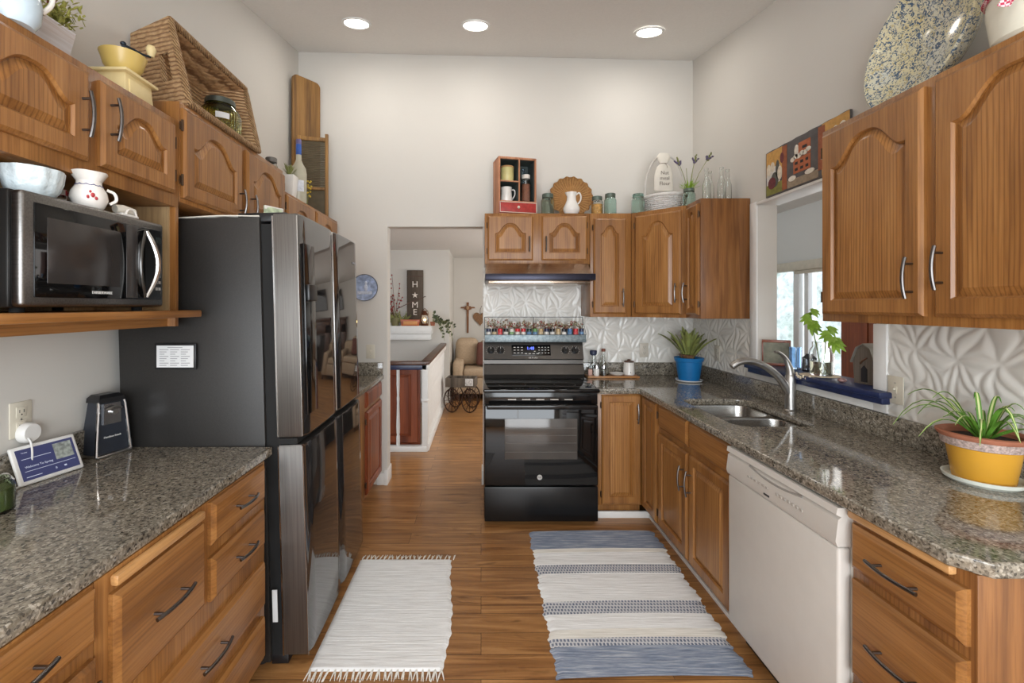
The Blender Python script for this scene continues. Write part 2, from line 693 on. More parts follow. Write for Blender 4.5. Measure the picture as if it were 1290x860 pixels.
    def build(s, name, mat, parent=None, loc=(0, 0, 0), rot=(0, 0, 0), smooth=True, ang=35):
        me = bpy.data.meshes.new(name)
        s.bm.to_mesh(me)
        s.bm.free()
        for m in (mat if isinstance(mat, (list, tuple)) else [mat]):
            me.materials.append(m)
        if smooth:
            me.shade_smooth()
            me.set_sharp_from_angle(angle=R(ang))
        o = bpy.data.objects.new(name, me)
        COL.objects.link(o)
        o.location = loc
        o.rotation_euler = rot
        if parent:
            o.parent = parent
        return o


def cr(pts, k=6):
    """Catmull-Rom resampling of a polyline"""
    P = [Vector(p) for p in pts]
    P = [P[0] * 2 - P[1]] + P + [P[-1] * 2 - P[-2]]
    out = []
    for i in range(1, len(P) - 2):
        a, b, c, d = P[i - 1:i + 3]
        for j in range(k):
            t = j / k
            out.append(.5 * (2 * b + (c - a) * t + (2 * a - 5 * b + 4 * c - d) * t * t + (3 * b - a - 3 * c + d) * t ** 3))
    out.append(P[-2])
    return out


def crr(r, k=6):
    out = []
    for a, b in zip(r, r[1:]):
        out += [a + (b - a) * j / k for j in range(k)]
    return out + [r[-1]]


def tag(o, label, cat, group=None, kind=None):
    o['label'] = label
    o['category'] = cat
    if group:
        o['group'] = group
    if kind:
        o['kind'] = kind
    return o


def thing(name, label, cat, loc=(0, 0, 0), rz=0, group=None, rot=None):
    o = bpy.data.objects.new(name, None)
    o.empty_display_size = .05
    COL.objects.link(o)
    o.location = loc
    o.rotation_euler = rot if rot else (0, 0, R(rz))
    return tag(o, label, cat, group)


def struct(name, mb, mat, label=None, loc=(0, 0, 0), **kw):
    o = mb.build(name, mat, loc=loc, **kw)
    o['kind'] = 'structure'
    if label:
        o['label'] = label
    return o


def dup(root, loc=None, rz=None, label=None, group=None):
    r = root.copy()
    COL.objects.link(r)
    if loc:
        r.location = loc
    if rz is not None:
        r.rotation_euler = (0, 0, R(rz))
    if label:
        r['label'] = label
    if group:
        r['group'] = group
    for ch in list(root.children):
        c = ch.copy()
        COL.objects.link(c)
        c.parent = r
        for g in list(ch.children):
            d = g.copy()
            COL.objects.link(d)
            d.parent = c
    return r


def TX(x=0, y=0, z=0):
    return Matrix.Translation((x, y, z))


def RX(a):
    return Matrix.Rotation(R(a), 4, 'X')


def RY(a):
    return Matrix.Rotation(R(a), 4, 'Y')


def RZ(a):
    return Matrix.Rotation(R(a), 4, 'Z')


def arc(c, r, a0, a1, n, plane='xz'):
    out = []
    for i in range(n + 1):
        a = R(a0 + (a1 - a0) * i / n)
        u, v = r * math.cos(a), r * math.sin(a)
        out.append({'xz': (c[0] + u, c[1], c[2] + v), 'xy': (c[0] + u, c[1] + v, c[2]), 'yz': (c[0], c[1] + u, c[2] + v)}[plane])
    return out


ORD = ['first', 'second', 'third', 'fourth', 'fifth', 'sixth', 'seventh', 'eighth', 'ninth', 'tenth', 'eleventh', 'twelfth', 'thirteenth', 'fourteenth', 'fifteenth', 'sixteenth', 'seventeenth', 'eighteenth', 'nineteenth', 'twentieth', 'twenty-first', 'twenty-second']

# ------------------------------------------------------------------ the setting
XL, XR, YB = -1.513, 1.757, 3.75
YF = -1.80
LX0, LX1, LY1 = -3.0, 1.877, 8.0


def ceil_z(x, y):
    return 3.585 + .207 * (y - 3.75) - .024 * (x + 1.513)


struct('floor', MB().box(-3.2, 1.90, YF - .1, 8.2, -.06, 0), floor_m, 'brown rustic oak laminate floor')
m = MB()
m.hexa([(XL - .12, YF - .1, ceil_z(XL, YF)), (XR + .12, YF - .1, ceil_z(XR, YF)), (XR + .12, YB + .05, ceil_z(XR, YB + .05)), (XL - .12, YB + .05, ceil_z(XL, YB + .05)),
        (XL - .12, YF - .1, ceil_z(XL, YF) + .1), (XR + .12, YF - .1, ceil_z(XR, YF) + .1), (XR + .12, YB + .05, ceil_z(XR, YB) + .1), (XL - .12, YB + .05, ceil_z(XL, YB) + .1)])
struct('ceiling', m, ceil_m, 'sloped grey ceiling of the kitchen', smooth=False)
struct('wall_left', MB().box(XL - .12, XL, YF, YB, 0, 3.72), wall_m, smooth=False)
# back wall with the doorway to the living room
m = MB()
m.box(XL - .12, -.777, YB, YB + .12, 0, 3.72)
m.box(-.777, .015, YB, YB + .12, 2.135, 3.72)
m.box(.015, XR + .12, YB, YB + .12, 0, 3.72)
struct('wall_back', m, wall_m, smooth=False)
# right wall with the pass-through
PY0, PY1, PZ0, PZ1 = 2.01, 2.87, 1.085, 2.135
m = MB()
m.box(XR, XR + .12, YF, PY0, 0, 3.72)
m.box(XR, XR + .12, PY1, YB, 0, 3.72)
m.box(XR, XR + .12, PY0, PY1, 0, PZ0)
m.box(XR, XR + .12, PY0, PY1, PZ1, 3.72)
struct('wall_right', m, wall_m, smooth=False)
# unseen wall behind the camera with a patio window added for light
m = MB()
m.box(XL, -1.4, YF - .1, YF, 0, 2.9)
m.box(1.6, XR, YF - .1, YF, 0, 2.9)
m.box(-1.4, 1.6, YF - .1, YF, 0, .35)
m.box(-1.4, 1.6, YF - .1, YF, 2.3, 2.9)
struct('wall_front', m, wall_m, smooth=False)
m = MB()
for x in (-1.4, .075, 1.55):
    m.box(x, x + .05, YF - .08, YF - .02, .35, 2.3)
m.box(-1.4, 1.6, YF - .08, YF - .02, .35, .4)
m.box(-1.4, 1.6, YF - .08, YF - .02, 2.25, 2.3)
struct('window_1', m, white_paint)
# trims
m = MB()
m.box(-.80, -.770, 3.725, 3.90, 0, .125, .004)
m.box(-.86, -.777, 3.732, 3.75, 0, .10, .004)
struct('baseboard_left', m, white_paint)
m = MB()
m.box(.005, .018, 3.73, 3.89, 0, .12, .004)
struct('baseboard_back', m, white_paint)
m = MB()
m.box(XR - .016, XR, 1.945, PY0, 1.016, 1.40, .002)
m.box(XR - .016, XR, PY0 + .0005, 2.97, 1.016, PZ0 - .005, .002)
m.box(XR - .012, XR, PY1, PY1 + .07, 1.016, 2.14, .002)
struct('trim_1', m, white_paint, 'white casing around the pass-through')
m = MB()
m.box(XR - .012, XR + .13, PY0 - .2, PY1, PZ1 - .018, PZ1, .002)
struct('trim_2', m, white_paint, 'white ledge along the top of the pass-through')
m = MB()
m.box(1.17, 1.19, 1.02, 3.16, 0, .022, .002)
m.box(.80, 1.19, 3.155, 3.175, 0, .045, .002)
struct('baseboard_right', m, white_paint, 'white shoe moulding under the base cabinets')
# navy sill of the pass-through
m = MB()
m.box(1.685, 1.90, 1.915, 2.905, 1.086, 1.112, .006)
m.box(1.705, 1.742, 1.925, 2.895, 1.058, 1.087, .004)
struct('trim_3', m, navy_paint, 'navy blue painted sill of the pass-through')

# leaf relief tile on the walls


def relief(u, v):
    """overlapping leaf outlines (arcs of circles on a warped lattice), metres -> height"""
    p = .150
    uu = u + .030 * math.sin(v * 15 + u * 7) + .012 * math.sin(v * 31 - u * 17)
    vv = (v + .034 * math.sin(u * 11 + 1) + .014 * math.sin(u * 27 + v * 9)) * .80
    j0 = round(vv / (p * .866))
    d = 1.0
    for j in range(j0 - 2, j0 + 3):
        off = .5 * (j % 2)
        i0 = round(uu / p - off)
        for i in range(i0 - 2, i0 + 3):
            r_ = math.hypot(uu - (i + off) * p, vv - j * p * .866)
            d = min(d, abs(r_ - p))
    return .0080 * (1 - math.exp(-d / .012))


def tile(name, x0, x1, z0, z1, M, label):
    nx, nz = max(4, int((x1 - x0) / .0065)), max(4, int((z1 - z0) / .0065))
    mb = MB()
    mb.surf(lambda i, j: (x0 + (x1 - x0) * i, -.004 - relief(x0 + (x1 - x0) * i, z0 + (z1 - z0) * j), z0 + (z1 - z0) * j), nx, nz, M)
    o = struct(name, mb, tile_m, label, ang=80)
    return o


tile_m = plain('white_relief_tile', (224, 221, 214), .22, var=.01)
tile('trim_4', .02, XR - .004, 1.012, 1.80, TX(0, YB, 0), 'white leaf-relief backsplash on the back wall')
# the right wall faces -X: local x runs towards the camera
tile('trim_5', -3.74, -2.945, 1.012, 1.40, TX(XR, 0, 0) @ RZ(-90), 'white leaf-relief backsplash left of the pass-through')
tile('trim_6', -1.945, -.97, 1.012, 1.42, TX(XR, 0, 0) @ RZ(-90), 'white leaf-relief backsplash right of the pass-through')

# living room shell beyond the doorway
struct('wall_living_left', MB().box(LX0 - .1, LX0, 3.87, 6.9, 0, 2.33), wall_m, smooth=False)
m = MB().box(LX0, -.484, 6.9, LY1, 0, 2.33)
struct('wall_living_sign', m, wall_m, smooth=False)
struct('wall_living_far', MB().box(-.5, LX1, LY1, LY1 + .1, 0, 2.33), wall_m, smooth=False)
struct('wall_living_right', MB().box(LX1, LX1 + .1, 3.87, LY1, 0, 2.33), wall_m, smooth=False)
struct('ceiling_living', MB().box(LX0, LX1, 3.87, LY1, 2.33, 2.40), ceil_m, smooth=False)

# sunroom seen through the pass-through, its window and the stone bank outside
SX = 3.5
m = MB()
m.box(SX, SX + .1, .6, 3.55, 0, 2.9)
m.box(SX, SX + .1, 5.75, 6.4, 0, 2.9)
m.box(SX, SX + .1, 3.55, 5.75, 0, .72)
m.box(SX, SX + .1, 3.55, 5.75, 1.96, 2.9)
struct('wall_sunroom_right', m, wall_m, smooth=False)
struct('wall_sunroom_back', MB().box(LX1 + .1, SX, 6.3, 6.4, 0, 2.9), wall_m, smooth=False)
struct('wall_sunroom_front', MB().box(LX1, SX, .5, .6, 0, 2.9), wall_m, smooth=False)
struct('floor_sunroom', MB().box(1.90, SX + .1, .5, 6.4, -.06, 0), floor_m, smooth=False)
struct('ceiling_sunroom', MB().hexa([(1.87, .5, 2.86), (SX + .1, .5, 2.55), (SX + .1, 6.4, 2.55), (1.87, 6.4, 2.86), (1.87, .5, 2.95), (SX + .1, .5, 2.65), (SX + .1, 6.4, 2.65), (1.87, 6.4, 2.95)]), ceil_m, smooth=False)
m = MB()
for y0, y1 in ((3.55, 3.62), (4.10, 4.15), (4.80, 4.86), (4.945, 5.03), (5.68, 5.75)):
    m.box(SX - .03, SX + .06, y0, y1, .72, 1.96, .004)
m.box(SX - .03, SX + .06, 3.55, 5.75, .72, .80, .004)
m.box(SX - .03, SX + .06, 3.55, 5.75, 1.90, 1.96, .004)
w2 = struct('window_2', m, white_paint, 'white sliding window of the sunroom')
MB().box(SX + .01, SX + .016, 3.6, 5.7, .78, 1.92).build('window_pane', glass('window_glass', (250, 252, 255), 0, 1, 1.01), w2)
t = thing('roller_shade', 'beige roller shade rolled up above the sunroom window', 'window shade', (SX - .06, 4.65, 1.86))
MB().box(-.03, .03, -1.1, 1.1, 0, .10, .012).build('valance', plain('shade_fabric', (196, 186, 168), .8), t)
MB().box(-.012, .012, -1.08, .30, -.035, 0, .004).build('shade_fabric', plain('shade_fabric', (196, 186, 168), .8), t)
m = MB()
m.surf(lambda u, v: (6.2 + v * 1.4 + .12 * math.sin(u * 40) + .1 * math.sin(v * 23 + u * 9), .5 + u * 11, -.4 + v * 3.6), 80, 40)
o = struct('ground_bank', m, stone, 'pale stony bank outside the sunroom window')

# ------------------------------------------------------------------ recessed lights


def can(x, y, label):
    z = ceil_z(x, y)
    tilt = math.atan(.207)
    t = thing('ceiling_light', label, 'ceiling light', (x, y, z - .001), rot=(tilt, R(1.4), 0), group='recessed ceiling lights')
    MB().lathe([(.082, -.004), (.086, -.008), (.100, -.007), (.102, 0), (.082, 0), (.082, -.004)], 40).build('trim_ring', white_paint, t)
    MB().lathe([(0, -.003), (.081, -.003), (.081, -.001), (0, -.001)], 40).build('diffuser', lens_m, t)
    l = lamp('can_beam', 'AREA', (0, 0, -.012), CAN_W, (1, .95, .89), shape='DISK', size=.15)
    l.parent = t
    return t


for x, y, lb in ((-.866, 3.145, 'leftmost of the three bright recessed ceiling lights'), (-.0385, 3.135, 'middle one of the three bright recessed ceiling lights'), (1.18, 3.175, 'rightmost of the three bright recessed ceiling lights')):
    can(x, y, lb)
for x, y in ((-.85, .55), (1.05, .55)):
    l = lamp('fill_overhead', 'AREA', (x, y, ceil_z(x, y) - .02), CAN_W, (1, .93, .84), (math.atan(.207), 0, 0), shape='DISK', size=.15)  # added overhead fill without fixtures, out of view

# ------------------------------------------------------------------ cabinets


def hole_pts(x0, x1, z0, zs, A, n=9, na=24):
    """closed outline counter-clockwise seen from the front: bottom, right, top (arched), left"""
    P = []
    for i in range(n):
        P.append((x0 + (x1 - x0) * i / n, z0))
    for i in range(n):
        P.append((x1, z0 + (zs - z0) * i / n))
    led = .10 if A > 0 else 0
    for i in range(na):
        u = 1 - 2 * i / na
        z = zs
        if abs(u) < 1 - led:
            q = u / (1 - led)
            z = zs + A * (1 + math.cos(math.pi * abs(q) ** 1.45)) / 2
        P.append((x1 + (x0 - x1) * i / na, z))
    for i in range(n):
        P.append((x0, zs + (z0 - zs) * i / n))
    return P


def rect_pts(x0, x1, z0, z1, n=9, na=24):
    return hole_pts(x0, x1, z0, z1, 0, n, na)


def pull(parent, x, z, vert, L=.135, y=-.02):
    m = MB()
    pts = []
    for i in range(13):
        s_ = -1 + 2 * i / 12
        yy = y - .024 - .010 * (1 - s_ * s_)
        pts.append((0, yy, s_ * L / 2) if vert else (s_ * L / 2, yy, 0))
    m.tube(pts, .0052, 8)
    for s_ in (-1, 1):
        q = s_ * L * .34
        c = (0, y + .001, q) if vert else (q, y + .001, 0)
        m.tube([c, (c[0], y - .029, c[2])], .004, 8)
    return m.build('handle', dark_nickel, parent, (x, 0, z))


def door(root, x0, x1, z0, z1, arch=0, hinge=None, handle=None, hz=None, stile=.055, y=0, name='door', mat=None, L=.135):
    w, h = x1 - x0, z1 - z0
    T = .021
    st = min(stile, w * .24)
    zs = h - st * (.85 if arch == 0 else 1.0) - arch
    hx0, hx1, hz0 = st, w - st, st
    Rr = lambda i, yy: [(x, yy, z) for x, z in rect_pts(i, w - i, i, h - i)]
    Hh = lambda i, yy: [(x, yy, z) for x, z in hole_pts(hx0 + i, hx1 - i, hz0 + i, zs - i, arch)]
    m = MB()
    m.loft([Hh(.004, 0), Rr(0, 0), Rr(0, -T + .009), Rr(.003, -T + .006), Rr(.011, -T), Hh(0, -T), Hh(.006, -T + .008), Hh(.004, 0)], cap0=False, cap1=False)
    d = m.build(name, mat or oak_v, root, (x0, y, z0), ang=25)
    m = MB()
    m.loft([Hh(.004, -.001), Hh(.0045, -T + .0125), Hh(.009, -T + .0125), Hh(.030, -T + .003), Hh(.032, -T + .002)], cap0=True, cap1=True)
    m.build('door_panel', (oak_p if mat is None else mat), d, ang=20)
    if handle:
        hx = .030 if handle == 'l' else w - .030
        pull(d, hx, hz if hz is not None else h / 2, True, L=L, y=-T)
    if hinge:
        for zz in (.07, h - .07):
            x = -.004 if hinge == 'l' else w + .004
            q = MB()
            q.cyl((x, -.011, zz - .022), .0045, .044, n=10)
            q.box(x - .005, x + .005, -.008, -.002, zz - .016, zz + .016, .001)
            q.build('hinge', hinge_m, d)
    return d


def drawer(root, x0, x1, z0, z1, handle=True, y=0, mat=None, name='drawer', L=.135):
    w, h = x1 - x0, z1 - z0
    T = .021
    Rr = lambda i, yy: [(i, yy, i), (w - i, yy, i), (w - i, yy, h - i), (i, yy, h - i)]
    m = MB()
    m.loft([Rr(0, 0), Rr(0, -T + .010), Rr(.003, -T + .007), Rr(.014, -T)])
    d = m.build(name, mat or oak_x, root, (x0, y, z0), ang=20)
    if handle:
        pull(d, w / 2, h / 2, False, y=-T, L=L)
    return d


def cabinet(name, label, loc, rz, w, d, h, toe=False, group=None, carc=None, endp=False):
    """local x along the face, y into the wall, z up; loc is the bottom left corner of the face"""
    t = thing(name, label, 'cabinet', loc, rz, group)
    m = MB()
    if toe:
        m.box(0, w, 0, d, .10, h, .002)
        m.box(.002, w - .002, .06, d, 0, .10)
    else:
        m.box(0, w, 0, d, 0, h, .002)
    m.build('carcass', carc or oak_v, t)
    return t


G_UP = 'oak wall cabinets with arched doors'
G_BASE = 'oak base cabinets under the granite counters'
TOPU = 2.205
# --- left: cabinet over the microwave, with open niche and shelf (faces +X)
t = thing('microwave_cabinet', 'oak wall cabinet with arched doors above the microwave shelf', 'cabinet', (-1.19, .96, 1.40), 90, G_UP)
W, D = .82, .318
m = MB()
m.box(0, W, 0, D, .465, TOPU - 1.40, .002)
m.box(W - .02, W, 0, D, 0, .465, .001)
m.box(0, .02, 0, D, 0, .465, .001)
m.build('carcass', oak_v, t)
MB().box(.02, W - .02, D - .006, D, .062, .465).build('back_panel', oak_in, t)
MB().box(W - .026, W - .0205, .02, D - .007, .062, .464).build('side_lining', oak_in, t)
MB().box(-.02, W + .012, -.085, D - .007, .036, .062, .004).build('shelf', oak_x, t)
MB().box(.021, W - .0205, .03, .05, 0, .036).build('shelf_apron', oak_x, t)
door(t, .045, .398, .512, .778, .062, 'l', 'r', .13)
door(t, .440, .781, .512, .778, .062, 'r', 'l', .155)
# --- left: taller cabinet over the fridge
t = cabinet('fridge_cabinet', 'tallest oak wall cabinet, with two arched doors, above the refrigerator', (-1.19, 1.785, 1.89), 90, .93, D, .398, group=G_UP)
door(t, .005, .438, .017, .372, .085, 'l', 'r', .075, L=.12)
door(t, .488, .922, .017, .372, .085, 'r', 'l', .075, L=.12)
# --- left: last wall cabinet towards the corner
t = cabinet('wall_cabinet', 'low oak wall cabinet behind the refrigerator in the left corner', (-1.19, 2.72, 1.42), 90, 1.02, D, .755, group=G_UP)
door(t, .02, .48, .03, .735, .085, 'l', 'r', .1)
door(t, .515, .97, .03, .735, .085, 'r', 'l', .1)

# --- left base run
FX = -.85
DX = .645
t = cabinet('base_cabinet', 'oak base cabinet with drawer over door at lower left edge', (FX, .575, 0), 90, .418, DX, .872, True, G_BASE)
drawer(t, .03, .408, .752, .866)
door(t, .03, .408, .12, .715, 0, 'l', 'r', .5)
t = cabinet('drawer_base', 'wide oak base cabinet with five drawers beside the refrigerator', (FX, .995, 0), 90, .78, DX, .872, True, G_BASE)
drawer(t, .036, .374, .575, .822, name='drawer', L=.15)
m = MB()
m.box(0, .33, -.022, -.001, 0, .026, .006)
m.build('cutting_board_front', board_wood, t, (.038, 0, .838))
drawer(t, .41, .752, .735, .868, L=.12)
drawer(t, .41, .752, .56, .695, L=.12)
drawer(t, .036, .756, .325, .49, L=.15)
drawer(t, .036, .756, .125, .28, L=.15)
t = cabinet('base_cabinet', 'short oak base cabinet between refrigerator and doorway', (-.835, 2.80, 0), 90, .94, .66, .872, True, G_BASE)
drawer(t, .45, .92, .745, .86, False, mat=red_wood)
door(t, .45, .92, .12, .715, 0, 'l', None, mat=red_wood)

# --- right base run (faces -X: local x runs towards the camera)
RXF = 1.12
RD = .615
t = cabinet('base_cabinet', 'narrow oak base cabinet in the right back corner', (RXF, 3.115, 0), -90, .268, RD, .872, True, G_BASE)
door(t, .02, .262, .11, .862, 0, 'r', None, stile=.05)
t = thing('sink_cabinet', 'oak sink base cabinet with two false drawers left of the dishwasher', 'cabinet', (RXF, 2.845, 0), -90, G_BASE)
m = MB()
m.box(0, .85, 0, .02, .10, .872, .001)
m.box(0, .02, .02, RD, .10, .872)
m.box(.83, .85, .02, RD, .10, .872)
m.box(.02, .83, .02, RD, .10, .12)
m.box(.002, .848, .06, .08, 0, .10)
m.build('carcass', oak_v, t)
drawer(t, .030, .420, .725, .866, False, name='false_drawer')
drawer(t, .442, .842, .725, .866, False, name='false_drawer')
door(t, .030, .420, .115, .69, 0, 'l', 'r', .43)
door(t, .442, .842, .115, .69, 0, 'r', 'l', .43)
t = cabinet('drawer_base', 'oak three-drawer base cabinet at the end of the right counter', (RXF, 1.362, 0), -90, .342, RD, .872, True, G_BASE, carc=oak_end)
m = MB().box(.004, .30, -.022, -.001, 0, .022, .005)
m.build('cutting_board_front', board_wood, t, (0, 0, .847))
drawer(t, .010, .328, .70, .832, L=.15)
drawer(t, .010, .328, .385, .668, L=.15)
drawer(t, .010, .328, .12, .355, L=.15)
# --- back base cabinet right of the range
t = cabinet('base_cabinet', 'slim oak base cabinet right of the black range', (.803, 3.135, 0), 0, .317, .60, .872, True, G_BASE)
door(t, .03, .302, .11, .864, 0, 'l', 'r', .63, stile=.052)

# --- back wall cabinets
UZ, UH = 1.395, .785
t = cabinet('wall_cabinet', 'short oak wall cabinet with two arched doors above the range hood', (.028, 3.43, 1.793), 0, .795, .315, .387, group=G_UP)
door(t, .022, .365, .03, .365, .075, 'l', 'r', .12, L=.115)
door(t, .43, .772, .03, .365, .075, 'r', 'l', .12, L=.115)
t = cabinet('wall_cabinet', 'narrow oak wall cabinet right of the range hood', (.827, 3.43, UZ), 0, .312, .315, UH, group=G_UP)
door(t, .022, .268, .025, .745, .06, 'l', 'r', .12)
# diagonal corner cabinet
a = math.degrees(math.atan2(3.155 - 3.43, 1.43 - 1.142))
L = math.hypot(3.155 - 3.43, 1.43 - 1.142)
t = thing('corner_cabinet', 'diagonal oak corner wall cabinet with one wide arched door', 'cabinet', (1.142, 3.43, UZ), a, G_UP)
Mi = (TX(1.142, 3.43, 0) @ RZ(a)).inverted()
poly = [Mi @ Vector(p) for p in ((1.142, 3.43, 0), (1.43, 3.155, 0), (1.752, 3.155, 0), (1.752, 3.744, 0), (1.142, 3.744, 0))]
MB().prism([(p.x, p.y) for p in poly], 0, UH).build('carcass', oak_v, t, smooth=False)
door(t, .03, L - .03, .025, .755, .10, 'l', 'r', .15)
t = cabinet('wall_cabinet', 'slim oak wall cabinet left of the pass-through, plain side facing out', (1.43, 3.15, UZ), -90, .205, .322, UH, group=G_UP, carc=oak_end)
door(t, .025, .19, .025, .755, .03, 'r', 'l', .15, stile=.04)
# --- right wall cabinets above the counter end
t = cabinet('wall_cabinet', 'large oak wall cabinet with two arched doors at the right edge', (1.43, 1.895, 1.416), -90, .925, .322, TOPU - 1.416, group=G_UP)
door(t, .016, .446, .03, .766, .095, 'l', 'r', .125)
door(t, .482, .912, .03, .766, .095, 'r', 'l', .15)

# ------------------------------------------------------------------ granite counters
CZ0, CZ1 = .874, .91


def rrect(x0, x1, y0, y1, r, n=6):
    P = []
    for cx, cy, a0 in ((x1 - r, y1 - r, 0), (x0 + r, y1 - r, 90), (x0 + r, y0 + r, 180), (x1 - r, y0 + r, 270)):
        for i in range(n + 1):
            an = R(a0 + 90 * i / n)
            P.append((cx + r * math.cos(an), cy + r * math.sin(an)))
    return P


t = thing('countertop', 'speckled granite countertop on the left with its low splash', 'countertop', (0, 0, 0), group='granite countertops')
MB().slab([(-1.508, .25), (-.847, .25), (-.847, 1.832), (-1.508, 1.832)], [], CZ0, CZ1).build('counter_slab', granite, t)
MB().box(-1.511, -1.488, .25, 1.832, CZ1, 1.012, .003).build('splash', granite, t)
t = thing('countertop', 'short granite countertop behind the refrigerator beside the doorway', 'countertop', (0, 0, 0), group='granite countertops')
MB().slab([(-1.508, 2.80), (-.805, 2.80), (-.805, 3.742), (-1.508, 3.742)], [], CZ0, CZ1).build('counter_slab', granite, t)
MB().box(-1.508, -.81, 3.725, 3.745, CZ1, 1.012, .003).build('splash', granite, t)
t = thing('countertop', 'long L-shaped granite countertop around the sink on the right', 'countertop', (0, 0, 0), group='granite countertops')
bowl_a = rrect(1.225, 1.60, 2.475, 2.755, .07)
bowl_b = rrect(1.225, 1.60, 2.150, 2.430, .07)
cut = rrect(1.215, 1.61, 2.140, 2.765, .075)
MB().slab([(1.086, 1.055), (1.135, 1.000), (1.752, 1.000), (1.752, 3.742), (.797, 3.742), (.797, 3.11), (1.07, 3.11), (1.086, 3.094)], [cut], CZ0, CZ1).build('counter_slab', granite, t)
m = MB()
m.box(1.731, 1.754, 1.000, 3.744, CZ1, 1.013, .003)
m.box(.80, 1.731, 3.722, 3.745, CZ1, 1.013, .003)
m.build('splash', granite, t)
# sink
t = thing('sink', 'stainless double-bowl sink set in the granite counter', 'sink', (0, 0, 0))


def bowl(poly, dep, nm):
    cx = sum(p[0] for p in poly) / len(poly)
    cy = sum(p[1] for p in poly) / len(poly)
    def rg(k, z): return [(cx + (x - cx) * k, cy + (y - cy) * k, z) for x, y in poly]
    m = MB()
    m.loft([rg(1.10, .8735), rg(1.0, .8735), rg(.985, .865), rg(.95, .89 - dep), rg(.90, .875 - dep), rg(.3, .868 - dep)], cap0=False)
    m.build(nm, steel, t)
    MB().lathe([(0, .002), (.03, .002), (.042, .004), (.044, 0), (0, 0)], 24, (cx, cy, .869 - dep)).build('drain', nickel, t)


bowl(bowl_a, .19, 'bowl')
bowl(bowl_b, .21, 'bowl')
# the steel bridge between the bowls, under the granite
MB().box(1.22, 1.605, 2.432, 2.473, .866, .8755, .004).build('divider', steel, t)
# faucet
t = thing('faucet', 'brushed nickel single-lever faucet behind the sink', 'faucet', (1.675, 2.45, CZ1))
MB().lathe([(0, 0), (.032, 0), (.033, .006), (.027, .012), (.025, .10), (.027, .16), (.026, .185), (.020, .20), (0, .205)], 28).build('faucet_body', nickel, t)
pts = [(-.010, 0, .10), (-.035, 0, .145), (-.075, 0, .195), (-.125, 0, .235), (-.18, 0, .262), (-.235, 0, .272), (-.285, 0, .262), (-.318, 0, .240)]
MB().tube(cr(pts), crr([.020, .021, .020, .019, .018, .018, .0185, .018]), 14).build('spout', nickel, t)
MB().tube(cr([(0, 0, .19), (-.006, -.002, .23), (-.030, -.006, .285), (-.07, -.012, .318), (-.095, -.016, .322)]), crr([.021, .018, .011, .008, .007]), 12).build('lever', nickel, t)

# ------------------------------------------------------------------ dishwasher
t = thing('dishwasher', 'white built-in dishwasher between the oak cabinets', 'dishwasher', (1.105, 1.988, 0), -90)
m = MB()
m.box(0, .62, .02, .60, .10, .868, .003)
m.build('body', white_enamel, t)
m = MB()
m.box(.004, .616, -.022, .02, .105, .745, .010, 3)
m.build('door', white_enamel, t)
m = MB()
m.loft([[(x, y, z) for y, z in ((.02, .749), (-.024, .749), (-.030, .765), (-.022, .83), (-.012, .838), (-.028, .846), (-.024, .866), (.02, .868))] for x in (.004, .616)])
m.build('control_panel', white_enamel, t)
m = MB()
m.tube([(.16 + .30 * i / 12, -.0195 - .0035 * math.sin(math.pi * i / 12), .834 - .014 * math.sin(math.pi * i / 12)) for i in range(13)], .004, 8)
m.build('latch_grip', plain('grip_shadow_grey', (150, 146, 140), .5), t)
gb = plain('grey_buttons', (176, 170, 162), .5)
for i in range(6):
    MB().box(.16 + i * .023, .174 + i * .023, -.0305, -.027, .790, .797, .001).build('button', gb, t)
for i in range(7):
    MB().box(.335 + i * .021, .347 + i * .021, -.0305, -.027, .788, .798, .001).build('button', gb, t)
MB().box(.268, .30, -.0318, -.0285, .764, .770).build('badge', ink, t)
MB().box(.0, .62, .06, .075, .0, .105).build('toe_panel', black_plastic, t)

# ------------------------------------------------------------------ range
SXA, SXB = .021, .789
t = thing('range', 'black electric range with glass oven door between doorway and counter', 'stove', (SXA, 3.04, 0))
W = SXB - SXA
m = MB()
m.box(0, W, .045, .655, .03, .895, .004)
m.build('body', black_enamel, t)
m = MB()
for x in (.05, W - .05):
    for y in (.09, .60):
        m.cyl((x, y, 0), .018, .032, n=14)
m.build('foot', black_plastic, t)
m = MB()
m.box(.002, W - .002, 0, .045, .03, .262, .006)
m.build('storage_drawer', plain('range_drawer_black', (24, 23, 23), .28, .3), t)
m = MB()
m.box(.002, W - .002, -.004, .045, .272, .812, .008, 3)
d = m.build('oven_door', black_glass, t)
MB().box(.138, .625, -.0055, -.003, .45, .722, .0008).build('oven_window', window_glass_dark, d)
m = MB()
for z in (.50, .56, .612, .66):
    m.tube([(.142, -.006, z), (.62, -.006, z)], .0012, 6)
m.build('oven_rack', plain('rack_lines', (120, 116, 112), .4, .6), d)
m = MB()
m.cyl((.372, -.008, .330), .017, .004, 'y', n=28)
bd = m.build('badge', plain('badge_silver', (190, 188, 184), .3, .8), d)
MB().text('GE', .016, TX(.372, -.0085, .330) @ RX(90)).build('badge_lettering', ink, d)
m = MB()
m.box(.015, W - .015, -.05, -.03, .792, .825, .009, 3)
m.box(.03, .06, -.035, 0, .795, .815, .004)
m.box(W - .06, W - .03, -.035, 0, .795, .815, .004)
m.build('oven_handle', black_enamel, d)
m = MB()
m.box(.004, W - .004, .006, .045, .815, .896, .003)
m.build('vent_trim', black_enamel, t)
m = MB()
for i in range(5):
    m.box(.16 + i * .095, .215 + i * .095, .003, .0065, .846, .853)
m.build('vent_slot', plain('vent_light_grey', (150, 146, 140), .3, .8), t)
m = MB()
m.box(-.006, W + .006, -.02, .60, .897, .923, .008, 3)
m.build('cooktop', black_glass, t)
m = MB()
